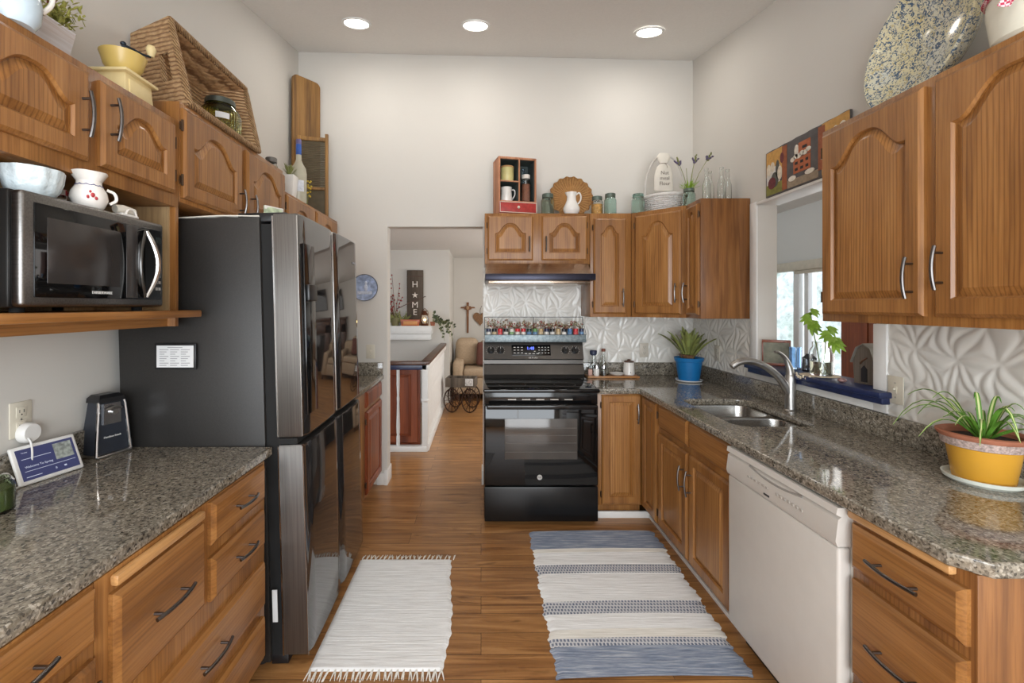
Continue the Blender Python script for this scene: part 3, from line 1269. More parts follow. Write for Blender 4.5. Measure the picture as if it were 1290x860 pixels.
for x, y, r in ((.2, .16, .095), (.57, .16, .075), (.2, .41, .07), (.57, .41, .095)):
    m.lathe([(r - .0015, 0), (r, .0004), (r + .0015, 0)], 40, (x, y, .9232))
m.build('burner_ring', plain('burner_ring_grey', (90, 88, 86), .4), t)
# backguard: profile in (y,z) lofted along x
prof = [(.60, .924), (.41, .924), (.402, .958), (.43, 1.028), (.445, 1.034), (.445, 1.062), (.424, 1.072), (.47, 1.198), (.60, 1.198)]
m = MB()
m.loft([[(x, y, z) for y, z in prof] for x in (.002, W - .002)])
m.build('backguard', plain('backguard_black_steel', (80, 77, 74), .28, .8), t, ang=20)
pa = math.degrees(math.atan2(.047, .126))
P = TX(0, .447, 1.135) @ RX(-pa)    # frame on the sloped control panel: x right, z up the slope, -y out


def panel_mb():
    return MB()


m = panel_mb()
m.box(.215, .515, -.003, .004, -.04, .044, .002, M=P)
m.build('control_display', black_glass, t)
m = panel_mb()
m.text('1:48', .034, P @ TX(.36, -.0036, .016) @ RX(90))
m.build('clock_digits', clock_blue, t)
m = panel_mb()
for i in range(3):
    for j in range(3):
        m.box(.23 + i * .028, .245 + i * .028, -.0042, -.003, .022 - j * .022, .027 - j * .022, M=P)
for i in range(4):
    for j in range(3):
        m.box(.42 + i * .024, .432 + i * .024, -.0042, -.003, .022 - j * .022, .027 - j * .022, M=P)
for i in range(4):
    m.box(.315 + i * .03, .332 + i * .03, -.0042, -.003, -.028, -.023, M=P)
m.text('GE Profile', .017, P @ TX(.378, -.002, -.058) @ RX(90))
m.build('panel_lettering', plain('panel_print', (210, 208, 204), .5), t)
for x in (.055, .128, .628, .702):
    m = panel_mb()
    m.cyl((0, .004, 0), .027, .010, 'y', n=28, M=P @ TX(x, -.012, 0))
    m.cyl((0, -.016, 0), .019, .022, 'y', n=28, M=P @ TX(x, -.012, 0))
    m.box(-.004, .004, -.026, -.014, -.019, .019, .002, M=P @ TX(x, -.012, 0))
    k = m.build('knob', knob_m, t)
    q = panel_mb()
    q.box(-.0015, .0015, -.0268, -.0255, .004, .017, M=P @ TX(x, -.012, 0))
    for an in range(-130, 131, 26):
        q.box(-.001, .001, .0085, .0095, .031, .035, M=P @ TX(x, -.012, 0) @ RY(an))
    q.build('dial_marking', plain('panel_print', (210, 208, 204), .5), k)

# ------------------------------------------------------------------ range hood
t = thing('range_hood', 'low stainless range hood with dark front band over the range', 'range hood', (.032, 3.19, 1.655))
m = MB()
m.loft([[(x, y, z) for y, z in ((.045, .055), (.16, .136), (.54, .136), (.54, .05))] for x in (0, .76)])
m.build('hood_canopy', hood_steel, t, ang=20)
MB().box(-.002, .778, 0, .54, .006, .052, .003).build('front_band', plain('hood_dark_band', (44, 44, 58), .3, .6), t)
m = MB()
m.box(.02, .74, .02, .52, -.016, .006, .003)
m.build('underside', hood_steel, t)
MB().box(.27, .49, .03, .09, -.020, -.0155, .002).build('lamp_cover', white_plastic, t)

# ------------------------------------------------------------------ refrigerator
# thing frame: x along the front (away from the camera), y into the wall, z up (faces +X), leaning slightly back
FW, FH = .915, 1.85
t = thing('refrigerator', 'black four-door refrigerator beside the left counter', 'refrigerator', (-.690, 1.842, .0), rot=None)
t.rotation_euler = (Matrix.Rotation(R(91.0), 4, 'Z') @ Matrix.Rotation(R(-1.5), 4, 'X')).to_euler()
# local -y is the front
m = MB()
m.box(.004, FW - .004, .165, .745, .03, FH - .002, .006)
m.build('body', fridge_side, t)
m = MB()
m.box(.02, FW - .02, .11, .165, .05, FH - .03)
m.build('gasket', rubber, t)
m = MB()
for x in (.05, FW - .05):
    m.cyl((x, .22, 0), .022, .032, n=14)
    m.cyl((x, .70, 0), .022, .045, n=14)
m.build('foot', black_plastic, t)
m = MB()
m.box(.02, FW - .02, .10, .17, .012, .05, .004)
m.build('kick_plate', black_plastic, t)
HM = FW / 2
ZS = .93


def fdoor(x0, x1, z0, z1, nm):
    m = MB()
    # slightly rounded front in plan, lofted in z
    def ring(z, i=0.0):
        P = []
        xa, xb = x0 + i, x1 - i
        for q in range(13):
            s_ = q / 12
            P.append((xa + (xb - xa) * s_, .0 + .012 * (2 * s_ - 1) ** 2 * .25 + (.012 if q in (0, 12) else 0) + i, z))
        P += [(xb, .108, z), (xa, .108, z)]
        return P
    m.loft([ring(z0 + .004, .004), ring(z0 + .012), ring(z1 - .012), ring(z1 - .004, .004)])
    d = m.build(nm, [gloss_black, black_steel], t, ang=30)
    for p in d.data.polygons:
        if p.normal.y > -.5:
            p.material_index = 1
    return d


dl = fdoor(.002, HM - .002, ZS + .012, FH + .012, 'door')
dr = fdoor(HM + .002, FW - .002, ZS + .012, FH + .012, 'door')
fdoor(.002, HM - .002, .055, ZS - .012, 'door')
fdoor(HM + .002, FW - .002, .055, ZS - .012, 'door')
# dark grip groove between upper and lower doors
MB().box(.004, FW - .004, .035, .11, ZS - .012, ZS + .012).build('grip_groove', rubber, t)
# vertical highlights painted in as thin bright metal strips
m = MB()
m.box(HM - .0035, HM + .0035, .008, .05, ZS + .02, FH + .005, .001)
m.build('centre_highlight', nickel, t)
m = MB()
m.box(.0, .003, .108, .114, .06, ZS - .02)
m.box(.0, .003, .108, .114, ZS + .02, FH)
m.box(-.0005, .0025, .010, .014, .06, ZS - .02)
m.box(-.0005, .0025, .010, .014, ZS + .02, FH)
m.build('edge_highlight_strip', plain('edge_highlight', (170, 168, 166), .2, 1), t)
# dispenser in the near upper door
m = MB()
m.box(.028, .150, -.004, .004, 1.03, 1.74, .002)
d1 = m.build('dispenser', plain('dispenser_black', (14, 14, 15), .1), dl)
m = MB()
m.box(.040, .138, -.018, -.003, 1.50, 1.57, .006)
m.build('dispenser_spout', black_plastic, dl)
for x in (.02, FW - .14):
    MB().box(x, x + .12, .06, .26, FH - .02, FH + .018, .006).build('hinge_cover', black_plastic, t)
MB().text('SAMSUNG', .016, TX(FW - .09, -.0015, FH - .12) @ RX(90)).build('lettering', grey_ink, t)
MB().box(-.003, .0, .13, .15, .20, .33).build('side_label', paper, t)

# paper pinned to the fridge side
t = thing('recipe_card', 'printed sheet in a black magnetic frame on the refrigerator side', 'paper', (-1.231, 1.8215, 1.276))
MB().box(-.083, .083, .0, .006, -.052, .052, .002).build('magnetic_frame', black_plastic, t)
MB().box(-.074, .074, -.002, .0, -.044, .044).build('paper_sheet', paper, t)
m = MB()
for i in range(8):
    for j in range(3):
        x = -.062 + j * .043
        m.box(x, x + .036 - .008 * ((i * 7 + j * 3) % 3), -.0026, -.002, .026 - i * .009, .029 - i * .009)
m.box(-.03, .03, -.0026, -.002, .035, .038)
m.build('printed_text', grey_ink, t)
# liner on the fridge top
m = MB()
m.surf(lambda u, v: (-1.46 + .55 * u, 1.85 + .8 * v, 1.834 + .006 + .003 * math.sin(u * 37) * math.sin(v * 19) + .007 * math.sin(u * 11) * (1 - v) * .3 + .012 * u), 50, 30)
o = m.build('shelf_liner', cloth_white)
sm = o.modifiers.new('s', 'SOLIDIFY')
sm.thickness = .004
tag(o, 'crumpled white liner lying on top of the refrigerator', 'liner')

t = thing('snack_bag', 'small crumpled green and white bag on top of the refrigerator', 'bag', (-1.03, 2.25, 1.853), 60)
m = MB()
def br(z, w, d): return [(w * math.cos(a) * (1 + .08 * math.sin(5 * a + z * 60)), d * math.sin(a) * (1 + .1 * math.sin(4 * a + z * 40)), z) for a in [2 * math.pi * i / 24 for i in range(24)]]
m.loft([br(0, .050, .025), br(.02, .058, .032), br(.07, .055, .026), br(.10, .052, .008), br(.115, .054, .004)])
m.build('bag_body', plain('bag_green_white', (176, 190, 160), .4, var=.45, scale=30), t)
MB().box(-.052, .052, -.0045, .0045, .100, .118, .002).build('sealed_top', plain('bag_seal', (222, 220, 212), .4), t)

# ------------------------------------------------------------------ microwave
t = thing('microwave', 'steel and black microwave oven on the oak shelf', 'microwave', (-1.12, 1.10, 1.463), 90)
MW, MH = .50, .305
m = MB()
m.box(0, MW, .03, .37, .012, MH, .006)
m.build('body', plain('microwave_case', (30, 29, 28), .3, .3), t)
m = MB()
for x in (.05, MW - .05):
    for y in (.06, .33):
        m.cyl((x, y, 0), .015, .014, n=12)
m.build('foot', rubber, t)
m = MB()
m.box(.003, MW - .003, 0, .032, .014, MH - .002, .010, 3)
fr = m.build('front_frame', micro_steel, t)
MB().box(.032, MW - .02, -.003, .003, .038, MH - .028, .002).build('door_glass', black_glass, t)
MB().box(.065, .30, -.0042, -.002, .075, MH - .06, .002).build('viewing_window', plain('microwave_mesh', (58, 54, 52), .15, .2, .2, 4), t)
MB().box(.325, .372, -.004, -.0025, .042, MH - .032, .001).build('door_stripe', plain('microwave_stripe', (66, 63, 62), .2, .3), t)
m = MB()
for s_ in (1,):
    pts = [(.404 + .030 * math.sin(math.pi * i / 14), -.008 - .018 * math.sin(math.pi * i / 14), .045 + (MH - .085) * i / 14) for i in range(15)]
    m.tube(pts, [.006 + .005 * math.sin(math.pi * i / 14) for i in range(15)], 10, flat=1.0)
m.build('handle', plain('handle_steel', (190, 188, 186), .2, 1), t)
m = MB()
pts = [(.402 - .032 * math.sin(math.pi * i / 14), -.006 - .010 * math.sin(math.pi * i / 14), .045 + (MH - .085) * i / 14) for i in range(15)]
m.tube(pts, .005, 8)
m.build('handle_shadow_rim', plain('microwave_rim', (92, 90, 88), .25, .9), t)
m = MB()
m.box(.452, .478, -.0042, -.003, MH - .075, MH - .052)
m.build('display', plain('microwave_display', (40, 46, 46), .2), t)
for j in range(6):
    for i in range(2):
        MB().box(.452 + i * .014, .462 + i * .014, -.0042, -.003, .070 + j * .022, .080 + j * .022).build('button', plain('button_print', (150, 148, 146), .5), t)
MB().text('FARBERWARE', .0115, TX(.235, -.0036, .055) @ RX(90)).build('lettering', plain('panel_print', (210, 208, 204), .5), t)

# ------------------------------------------------------------------ things on the microwave
MT = 1.463 + .305
t = thing('bowl', 'pale blue ruffled ceramic bowl on the microwave', 'bowl', (-1.212, 1.222, MT))
wb = lambda a, z: 1 + (.018 * math.sin(9 * a) + .014 * math.sin(14 * a + 1) + .01 * math.sin(5 * a + z * 90)) * min(1, z / .03)
MB().lathe([(0, 0), (.040, 0), (.044, .006), (.056, .026), (.063, .050), (.067, .078), (.064, .079), (.055, .040), (.038, .012), (0, .008)], 72, wob=wb).build('bowl_body', plain('pale_blue_glaze', (206, 218, 222), .2, var=.10, scale=40, bump=.5), t)


def lidded_jar(name, label, loc, r, h, gl, lid, lid_h=.012, group=None, cat='jar', fill=None, fill_h=.6, shoulder=True, lid_r=None):
    t = thing(name, label, cat, loc, 0, group)
    rn = r * .78 if shoulder else r
    wth = min(.003, r * .12)
    prof = [(0, 0), (r * .86, 0), (r, r * .14), (r, h * .74), (r * .96, h * .82), (rn, h * .90), (rn, h), (rn - wth, h), (rn - wth, h * .90), (r - wth * 1.5, h * .80), (r - wth, h * .72), (r - wth, r * .2), (r * .8, wth * 2), (0, wth * 2)]
    MB().lathe(prof, 32).build('jar_glass', gl, t)
    if fill:
        MB().lathe([(0, wth * 2.4), (r * .78, wth * 2.4), (r - wth * 1.6, r * .24), (r - wth * 1.6, h * fill_h), (0, h * fill_h)], 28).build('jar_contents', fill, t)
    if lid:
        lr = lid_r or rn * 1.08
        MB().lathe([(0, h + lid_h), (lr * .92, h + lid_h), (lr, h + lid_h - .003), (lr, h - lid_h * .6), (lr - .001, h - lid_h * .6), (lr - .001, h + .0005), (0, h + .0005)], 32).build('lid', lid, t)
    return t


redlid = plaid_mat('red_white_lid', (176, 40, 50), (228, 220, 214), 60)
lidded_jar('spice_shaker', 'small glass shaker with red patterned lid, left one beside the floral vase', (-1.29, 1.388, MT), .018, .056, clear, redlid, .012, 'red-lidded shakers on the microwave', 'shaker', fill=plain('salt_white', (214, 212, 206), .8), fill_h=.7)
lidded_jar('spice_shaker', 'small glass shaker with red patterned lid, just behind the floral vase', (-1.285, 1.428, MT), .018, .056, clear, redlid, .012, 'red-lidded shakers on the microwave', 'shaker', fill=plain('salt_white', (214, 212, 206), .8), fill_h=.7)
t = thing('vase', 'white floral pitcher vase with flared rim on the microwave', 'vase', (-1.172, 1.353, MT))
MB().lathe([(0, 0), (.030, 0), (.036, .006), (.046, .03), (.043, .05), (.031, .072), (.030, .082), (.046, .108), (.044, .108), (.027, .082), (.028, .07), (.038, .05), (.04, .03), (.03, .008), (0, .008)], 40, wob=lambda a, z: 1 + .05 * (z > .1) * math.cos(5 * a)).build('vase_body', ceramic, t)
MB().tube(cr([(.030, .028, .064), (.042, .042, .056), (.044, .046, .036), (.034, .034, .022)]), .0045, 8).build('handle', ceramic, t)
m = MB()
for k, (a, z, r) in enumerate(((-38, .036, .008), (-52, .030, .006), (-28, .028, .006), (-45, .046, .005))):
    rad = .0452 if z < .04 else .043
    m.ball((rad * math.cos(R(a)), rad * math.sin(R(a)), z), r, (.5, .9, .9), 10)
m.build('painted_flower', plain('flower_red', (188, 66, 70), .3), t)
m = MB()
m.tube([(.0325 * math.cos(R(a)) * 1.0, .0325 * math.sin(R(a)), .0705 - .003 * abs(math.sin(R(a * 6)))) for a in range(0, 360, 10)], .0016, 6, closed=True)
m.build('painted_band', plain('band_navy', (62, 66, 120), .3), t)
t = thing('napkin_ring', 'small white ceramic rest with a rolled cloth, right end of microwave', 'ornament', (-1.17, 1.485, MT))
MB().box(-.022, .022, -.036, .036, 0, .012, .005).build('rest_base', ceramic, t)
m = MB()
m.tube([(-.005, -.034, .024), (0, -.01, .027), (.003, .034, .025)], [.012, .014, .012], 12)
m.build('rolled_cloth', cloth_white, t)
MB().tube(arc((.022, 0, .006), .022, 180, 0, 10, 'yz'), .0035, 8).build('loop_handle', ceramic, t)

# ------------------------------------------------------------------ things on the left counter
t = thing('smart_display', 'white-framed smart display leaning on the left counter', 'display', (-1.415, 1.503, CZ1), rot=(0, 0, 0))
t.rotation_euler = (RZ(77.5) @ RX(-24)).to_euler()
MB().box(-.094, .094, 0, .012, .004, .130, .006, 3).build('display_frame', white_plastic, t)
MB().box(-.082, .082, -.0012, .001, .016, .118).build('screen', screen_blue, t)
m = MB()
m.text('Welcome To Spring', .0095, TX(-.030, -.0018, .058) @ RX(90), .0002)
m.text('Tuesday', .005, TX(-.060, -.0018, .106) @ RX(90), .0002)
m.box(-.072, .010, -.0018, -.0012, .084, .0855)
m.box(-.072, .074, -.0018, -.0012, .044, .0452)
m.box(-.072, -.030, -.0018, -.0012, .025, .0268)
m.text('II', .010, TX(.012, -.0018, .030) @ RX(90), .0002)
m.box(.036, .043, -.0018, -.0012, .028, .033)
m.build('screen_text', screen_text, t)
MB().box(.020, .074, -.0017, -.0012, .056, .110).build('album_picture', plain('album_grey', (150, 156, 150), .6, var=.5, scale=70), t)
MB().box(-.06, .06, .012, .028, .004, .045, .006).build('speaker_base', white_plastic, t)
# white charging cables
m = MB()
m.tube(cr([(-1.496, 1.478, 1.058), (-1.470, 1.475, 1.04), (-1.458, 1.47, 1.00), (-1.455, 1.46, .95), (-1.45, 1.44, .918), (-1.44, 1.40, .914), (-1.42, 1.36, .914), (-1.43, 1.33, .93), (-1.45, 1.35, .96), (-1.46, 1.39, .965), (-1.455, 1.41, .94)]), .0028, 8)
o = m.build('charging_cable', white_plastic)
tag(o, 'white charging cable looping behind the smart display', 'cable')
t = thing('smart_plug', 'round white smart plug in the left wall outlet', 'plug', (XL + .006, 1.492, 1.062))
M_ = RY(90)
MB().lathe([(0, 0), (.028, 0), (.033, .004), (.033, .022), (.028, .03), (0, .031)], 32, M=M_).build('plug_body', white_plastic, t)


def outlet(loc, rz, label, kind, mat, group=None, name=None):
    t = thing(name or ('wall_outlet' if kind == 'outlet' else 'light_switch'), label, 'outlet' if kind == 'outlet' else 'switch', loc, rz, group)
    MB().box(-.036, .036, -.005, .0, -.058, .058, .003).build('cover_plate', mat, t)
    if kind == 'outlet':
        for dz in (-.024, .024):
            r = MB().box(-.017, .017, -.007, -.004, dz - .017, dz + .017, .004).build('receptacle', mat, t)
            q = MB()
            q.box(-.008, -.006, -.0074, -.0068, dz - .002, dz + .008)
            q.box(.006, .008, -.0074, -.0068, dz - .002, dz + .008)
            q.cyl((0, -.0074, dz - .008), .0025, .0006, 'y', n=10)
            q.build('slot', ink, r)
    else:
        MB().box(-.008, .008, -.007, -.004, -.014, .014, .001).build('switch_plate', mat, t)
        MB().box(-.004, .004, -.016, -.006, .0, .010, .002).build('toggle', mat, t)
    m = MB()
    for dz in ((0,) if kind == 'outlet' else (-.03, .03)):
        m.cyl((0, -.0062, dz), .003, .002, 'y', n=10)
    m.build('screw', nickel, t)
    return t


outlet((XL, 1.484, 1.108), 90, 'ivory wall outlet above the left counter', 'outlet', ivory)
tile_plate = plain('tile_outlet_plate', (200, 193, 180), .4, var=.02)
outlet((1.345, YB - .013, 1.113), 0, 'pale wall outlet on the back tile right of the range', 'outlet', tile_plate)
outlet((XR - .013, 3.336, 1.13), -90, 'pale wall outlet on the side tile behind the blue pot', 'outlet', tile_plate)
outlet((-.915, YB, 1.10), 0, 'ivory light switch left of the doorway', 'switch', ivory)
outlet((XR - .013, 1.90, 1.126), -90, 'ivory light switch right of the pass-through', 'switch', ivory)

# can opener: x along the front, -y out
t = thing('can_opener', 'black electric can opener with chrome edges by the refrigerator', 'can opener', (-1.409, 1.733, CZ1), rot=None)
t.rotation_euler = (0, 0, R(75))
m = MB()
def cor(z, w, y0, y1): return [(-w, y0, z), (w, y0, z), (w, y1, z), (-w, y1, z)]
m.loft([cor(.012, .060, .004, .078), cor(.06, .057, .006, .078), cor(.19, .046, .010, .066), cor(.205, .045, .012, .064)])
m.build('housing', plain('opener_slate', (42, 46, 54), .3), t)
m = MB()
m.box(-.064, .064, -.012, .080, 0, .012, .005)
m.build('base', nickel, t)
m = MB()
m.loft([cor(.204, .048, .000, .070), cor(.220, .046, .004, .070), cor(.232, .034, .018, .064)])
m.build('top_cap', black_plastic, t)
m = MB()
for s_ in (-1, 1):
    m.tube([(s_ * .063, -.004, .008), (s_ * .059, .0, .06), (s_ * .048, .006, .19), (s_ * .046, .010, .206)], .0055, 8)
m.build('chrome_edge', plain('chrome', (205, 205, 208), .12, 1, .03), t)
MB().hexa([(-.032, .002, .120), (.032, .002, .120), (.032, .012, .120), (-.032, .012, .120), (-.030, .003, .198), (.030, .003, .198), (.030, .012, .198), (-.030, .012, .198)]).build('chrome_plate', plain('chrome', (205, 205, 208), .12, 1, .03), t)
m = MB()
m.cyl((.002, -.010, .165), .010, .014, 'y', n=20)
m.tube([(-.028, -.004, .178), (0, -.008, .186), (.028, -.004, .176)], .005, 8)
m.build('cutting_wheel', nickel, t)
MB().text('Hamilton Beach', .0098, TX(.0, .0028, .072) @ RX(90 - 2)).build('lettering', plain('panel_print', (210, 208, 204), .5), t)
lidded_jar('candle_jar', 'squat green glass candle jar at the left counter edge', (-1.34, 1.245, CZ1), .042, .095, glass('dull_green_glass', (206, 218, 190), .05), None, cat='jar', fill=plain('green_wax', (112, 124, 84), .6), fill_h=.7)

# ------------------------------------------------------------------ on top of the left cabinets
t = thing('pitcher', 'pale blue and white glazed pitcher at the top left edge', 'pitcher', (-1.208, 1.172, TOPU))
MB().lathe([(0, 0), (.038, 0), (.050, .02), (.054, .06), (.046, .11), (.036, .15), (.044, .19), (.041, .19), (.032, .15), (.042, .11), (.049, .06), (.045, .02), (0, .01)], 36).build('pitcher_body', plain('pale_blue_white_glaze', (196, 214, 226), .12, var=.12, scale=12), t)
MB().tube(cr([(.02, .034, .17), (.035, .062, .15), (.034, .066, .10), (.026, .046, .06)]), .006, 8).build('handle', ceramic, t)
t = thing('planter_box', 'distressed white wooden planter with greenery above the microwave', 'planter', (-1.375, 1.27, TOPU))
m = MB()
m.hexa([(-.075, -.15, 0), (.075, -.15, 0), (.075, .145, 0), (-.075, .145, 0), (-.095, -.165, .135), (.092, -.165, .135), (.092, .165, .135), (-.095, .165, .135)], .002)
m.build('box', wood('distressed_white', (178, 160, 150), (214, 216, 222), (232, 234, 238), 'y', ring=.15, rough=.7, coat=0, pore=.2), t)
m = MB()
rnd = random.Random(3)
for k in range(430):
    x, y = rnd.uniform(-.08, .085), rnd.uniform(-.155, .16)
    lean = Vector((x * .35 + rnd.uniform(-.02, .02), y * .3 + rnd.uniform(-.02, .02), rnd.uniform(.05, .13)))
    p0 = Vector((x, y, .125))
    for q in range(5):
        s_ = q / 5
        b = p0 + lean * s_
        dr = Vector((rnd.uniform(-1, 1), rnd.uniform(-1, 1), rnd.uniform(.3, 1))).normalized() * .022
        m.leafblade([b, b + dr * .5, b + dr], [.005, .010, .001])
m.build('foliage', plain('cypress_green', (158, 160, 84), .7, var=.4, scale=40), t)
m = MB()
for k in range(3):
    m.ball((.05, .125 + .008 * k, .21 + .03 * k), .016, (.7, .7, 1.5), 10)
m.build('flower', plain('dried_red', (150, 44, 50), .7), t)

t = thing('coffee_grinder', 'antique yellow coffee grinder with crank above the microwave', 'coffee grinder', (-1.285, 1.625, TOPU))
m = MB()
m.hexa([(-.062, -.068, 0), (.062, -.068, 0), (.062, .068, 0), (-.062, .068, 0), (-.056, -.062, .085), (.056, -.062, .085), (.056, .062, .085), (-.056, .062, .085)], .003)
m.box(-.072, .072, -.078, .078, .083, .094, .003)
m.box(-.068, .068, -.073, .073, 0, .012, .003)
m.build('grinder_box', cream_paint, t)
MB().box(.056, .064, -.05, .05, .018, .065, .002).build('drawer', cream_paint, t)
MB().lathe([(0, .094), (.03, .094), (.040, .104), (.058, .130), (.068, .165), (.071, .172), (.067, .172), (.055, .132), (.03, .108), (0, .104)], 36).build('hopper', yellow_enamel, t)
m = MB()
m.cyl((0, 0, .104), .006, .110, n=12)
m.ball((0, 0, .216), .010, (1, 1, .8), 10)
m.tube([(0, 0, .212), (.008, .03, .214), (.015, .07, .216), (.020, .105, .226)], .0045, 8)
m.build('crank', plain('crank_blue_steel', (52, 62, 74), .4, .7), t)
MB().lathe([(0, 0), (.010, 0), (.013, .012), (.018, .028), (.012, .042), (0, .044)], 20, (.021, .108, .226)).build('crank_knob', cream_paint, t)

# large wicker basket on its side, opening towards the room
t = thing('wicker_basket', 'large brown wicker basket lying on its side above the refrigerator', 'basket', (0, 0, 0))
fo = [Vector(p) for p in ((-1.185, 1.83, 2.292), (-1.185, 2.42, 2.292), (-1.30, 2.50, 2.685), (-1.30, 1.88, 2.685))]
bo = [Vector(p) for p in ((-1.495, 1.93, 2.292), (-1.495, 2.37, 2.292), (-1.500, 2.43, 2.645), (-1.500, 1.935, 2.645))]
cn = sum(fo + bo, Vector()) / 8


def inner(v, s_=.022):
    d = Vector((0, cn.y - v.y, cn.z - v.z))
    return v + Vector((0, math.copysign(s_, d.y), math.copysign(s_, d.z)))


fi = [inner(v) for v in fo]
bi = [inner(v) + Vector((.022, 0, 0)) for v in bo]
m = MB()
# walls as thick panels; near panel has the handle hole


def quadpanel(A, B):
    """A, B: 4 outer and 4 inner corners, same order"""
    m.hexa(list(A) + list(B))


quadpanel([fo[0], fo[1], bo[1], bo[0]], [fi[0], fi[1], bi[1], bi[0]])
quadpanel([fo[1], fo[2], bo[2], bo[1]], [fi[1], fi[2], bi[2], bi[1]])
quadpanel([fo[2], fo[3], bo[3], bo[2]], [fi[2], fi[3], bi[3], bi[2]])
quadpanel([bo[0], bo[1], bo[2], bo[3]], [bi[0], bi[1], bi[2], bi[3]])
# near panel (fo3, fo0, bo0, bo3) split around the hole


def bil(q, u, v):
    return q[0].lerp(q[1], u).lerp(q[3].lerp(q[2], u), v)


No = [fo[0], fo[3], bo[3], bo[0]]
Ni = [fi[0], fi[3], bi[3], bi[0]]
us, vs = [0, .30, .62, 1], [0, .16, .36, 1]
for i in range(3):
    for j in range(3):
        if (i, j) == (1, 1):
            continue
        cs = [(us[i], vs[j]), (us[i + 1], vs[j]), (us[i + 1], vs[j + 1]), (us[i], vs[j + 1])]
        m.hexa([bil(No, *c) for c in cs] + [bil(Ni, *c) for c in cs])
o = m.build('basket_body', wicker, t, smooth=False)
m = MB()
rim = [(a + b) / 2 for a, b in zip(fo, fi)]
pts = []
for i in range(4):
    for k in range(8):
        pts.append(rim[i].lerp(rim[(i + 1) % 4], k / 8))
m.tube(pts, .015, 10, closed=True)
hp = [bil(No, us[1], vs[1]), bil(No, us[2], vs[1]), bil(No, us[2], vs[2]), bil(No, us[1], vs[2])]
m.tube([p + Vector((0, .010, 0)) for p in hp], .010, 8, closed=True)
m.build('braided_rim', wicker_mat('wicker_rim', (96, 64, 36), (166, 126, 84), (200, 164, 120), 40, 'DIAGONAL'), t)

t = thing('glass_jar', 'big ribbed green glass jar with metal lid inside the wicker basket', 'jar', (-1.30, 2.255, 2.3145))
MB().lathe([(0, 0), (.082, 0), (.092, .012), (.093, .10), (.086, .13), (.064, .155), (.062, .172), (.058, .172), (.060, .152), (.082, .128), (.089, .10), (.088, .014), (0, .006)], 72, wob=lambda a, z: 1 + .018 * math.cos(36 * a) * (z < .13)).build('jar_glass', green_glass, t)
MB().lathe([(0, .188), (.062, .188), (.068, .184), (.068, .160), (.0665, .160), (.0665, .1725), (0, .1725)], 36).build('lid', plain('pewter_lid', (92, 98, 92), .4, .7), t)
q = MB()
q.surf(lambda u, v: (.0965 * math.cos(R(-72 + 36 * u)), .0965 * math.sin(R(-72 + 36 * u)), .070 + .028 * v), 8, 2)
q.build('label', paper, t)
lidded_jar('glass_jar', 'clear jar with a grey metal lid between basket and potted plant', (-1.305, 2.815, 2.175), .040, .205, clear, plain('zinc_lid', (120, 118, 114), .45, .7), .018)
t = thing('potted_plant', 'small spiky plant in a square white pot on left cabinets', 'potted plant', (-1.255, 2.965, 2.175))
m = MB()
m.hexa([(-.032, -.032, 0), (.032, -.032, 0), (.032, .032, 0), (-.032, .032, 0), (-.043, -.043, .155), (.043, -.043, .155), (.043, .043, .155), (-.043, .043, .155)], .003)
m.build('pot', ceramic, t)
m = MB()
for k in range(46):
    a = rnd.uniform(0, 6.28)
    rr = rnd.uniform(.01, .055)
    h = rnd.uniform(.05, .09)
    d = Vector((math.cos(a) * rr, math.sin(a) * rr, h))
    m.leafblade([(0, 0, .15), Vector((0, 0, .15)) + d * .6, Vector((0, 0, .15)) + d * 1.0], [.006, .008, .001])
m.build('foliage', leaf_olive, t)
t = thing('bottle', 'tall frosted glass bottle with blue neck label on left cabinets', 'bottle', (-1.235, 3.065, 2.175))
MB().lathe([(0, 0), (.048, 0), (.051, .008), (.051, .20), (.046, .235), (.028, .265), (.018, .29), (.017, .40), (0, .40)], 32).build('bottle_glass', plain('frosted_bottle', (206, 200, 178), .25, var=.05, Transmission_Weight=.35), t)
MB().lathe([(.0178, .325), (.0182, .327), (.0182, .395), (.0178, .397)], 28).build('neck_label', blue_label, t)
MB().lathe([(0, .43), (.016, .43), (.018, .425), (.018, .398), (0, .398)], 24).build('cap', plain('cap_violet', (104, 92, 130), .4), t)
q = MB()
q.surf(lambda u, v: (.0522 * math.cos(R(-130 + 100 * u)), .0522 * math.sin(R(-130 + 100 * u)), .07 + .075 * v), 12, 2)
q.build('front_label', plain('pale_label', (206, 208, 214), .5, var=.15, scale=50), t)
t = thing('flower_sprig', 'small sprig of yellow flowers behind the frosted bottle', 'flowers', (-1.255, 3.25, 2.175))
m = MB()
for k in range(5):
    m.tube([(0, 0, 0), (.012 * (k - 2) * .6, .01, .10), (.014 * (k - 2), .0, .15 + .02 * (k % 2))], .0018, 6)
m.build('stem', stem_m, t)
m = MB()
for k in range(26):
    m.ball((rnd.uniform(-.035, .035), rnd.uniform(-.02, .02), rnd.uniform(.08, .2)), .008, (1, 1, .8), 8)
m.build('flower', plain('yellow_flower', (206, 178, 60), .7), t)
# tall plank across the corner
t = thing('dough_board', 'tall old wooden board leaning in the left corner', 'board', (-1.405, 3.635, 2.175), rz=52)
pl = [(-.12, 0), (.12, 0)] + [(.12 - .04 + .04 * math.cos(R(a)), 1.085 + .04 * math.sin(R(a))) for a in range(0, 91, 15)] + [(-.12 + .04 + .04 * math.cos(R(a)), 1.085 + .04 * math.sin(R(a))) for a in range(90, 181, 15)]
MB().prism(pl, -.010, .010, M=RX(90)).build('plank', old_wood, t)
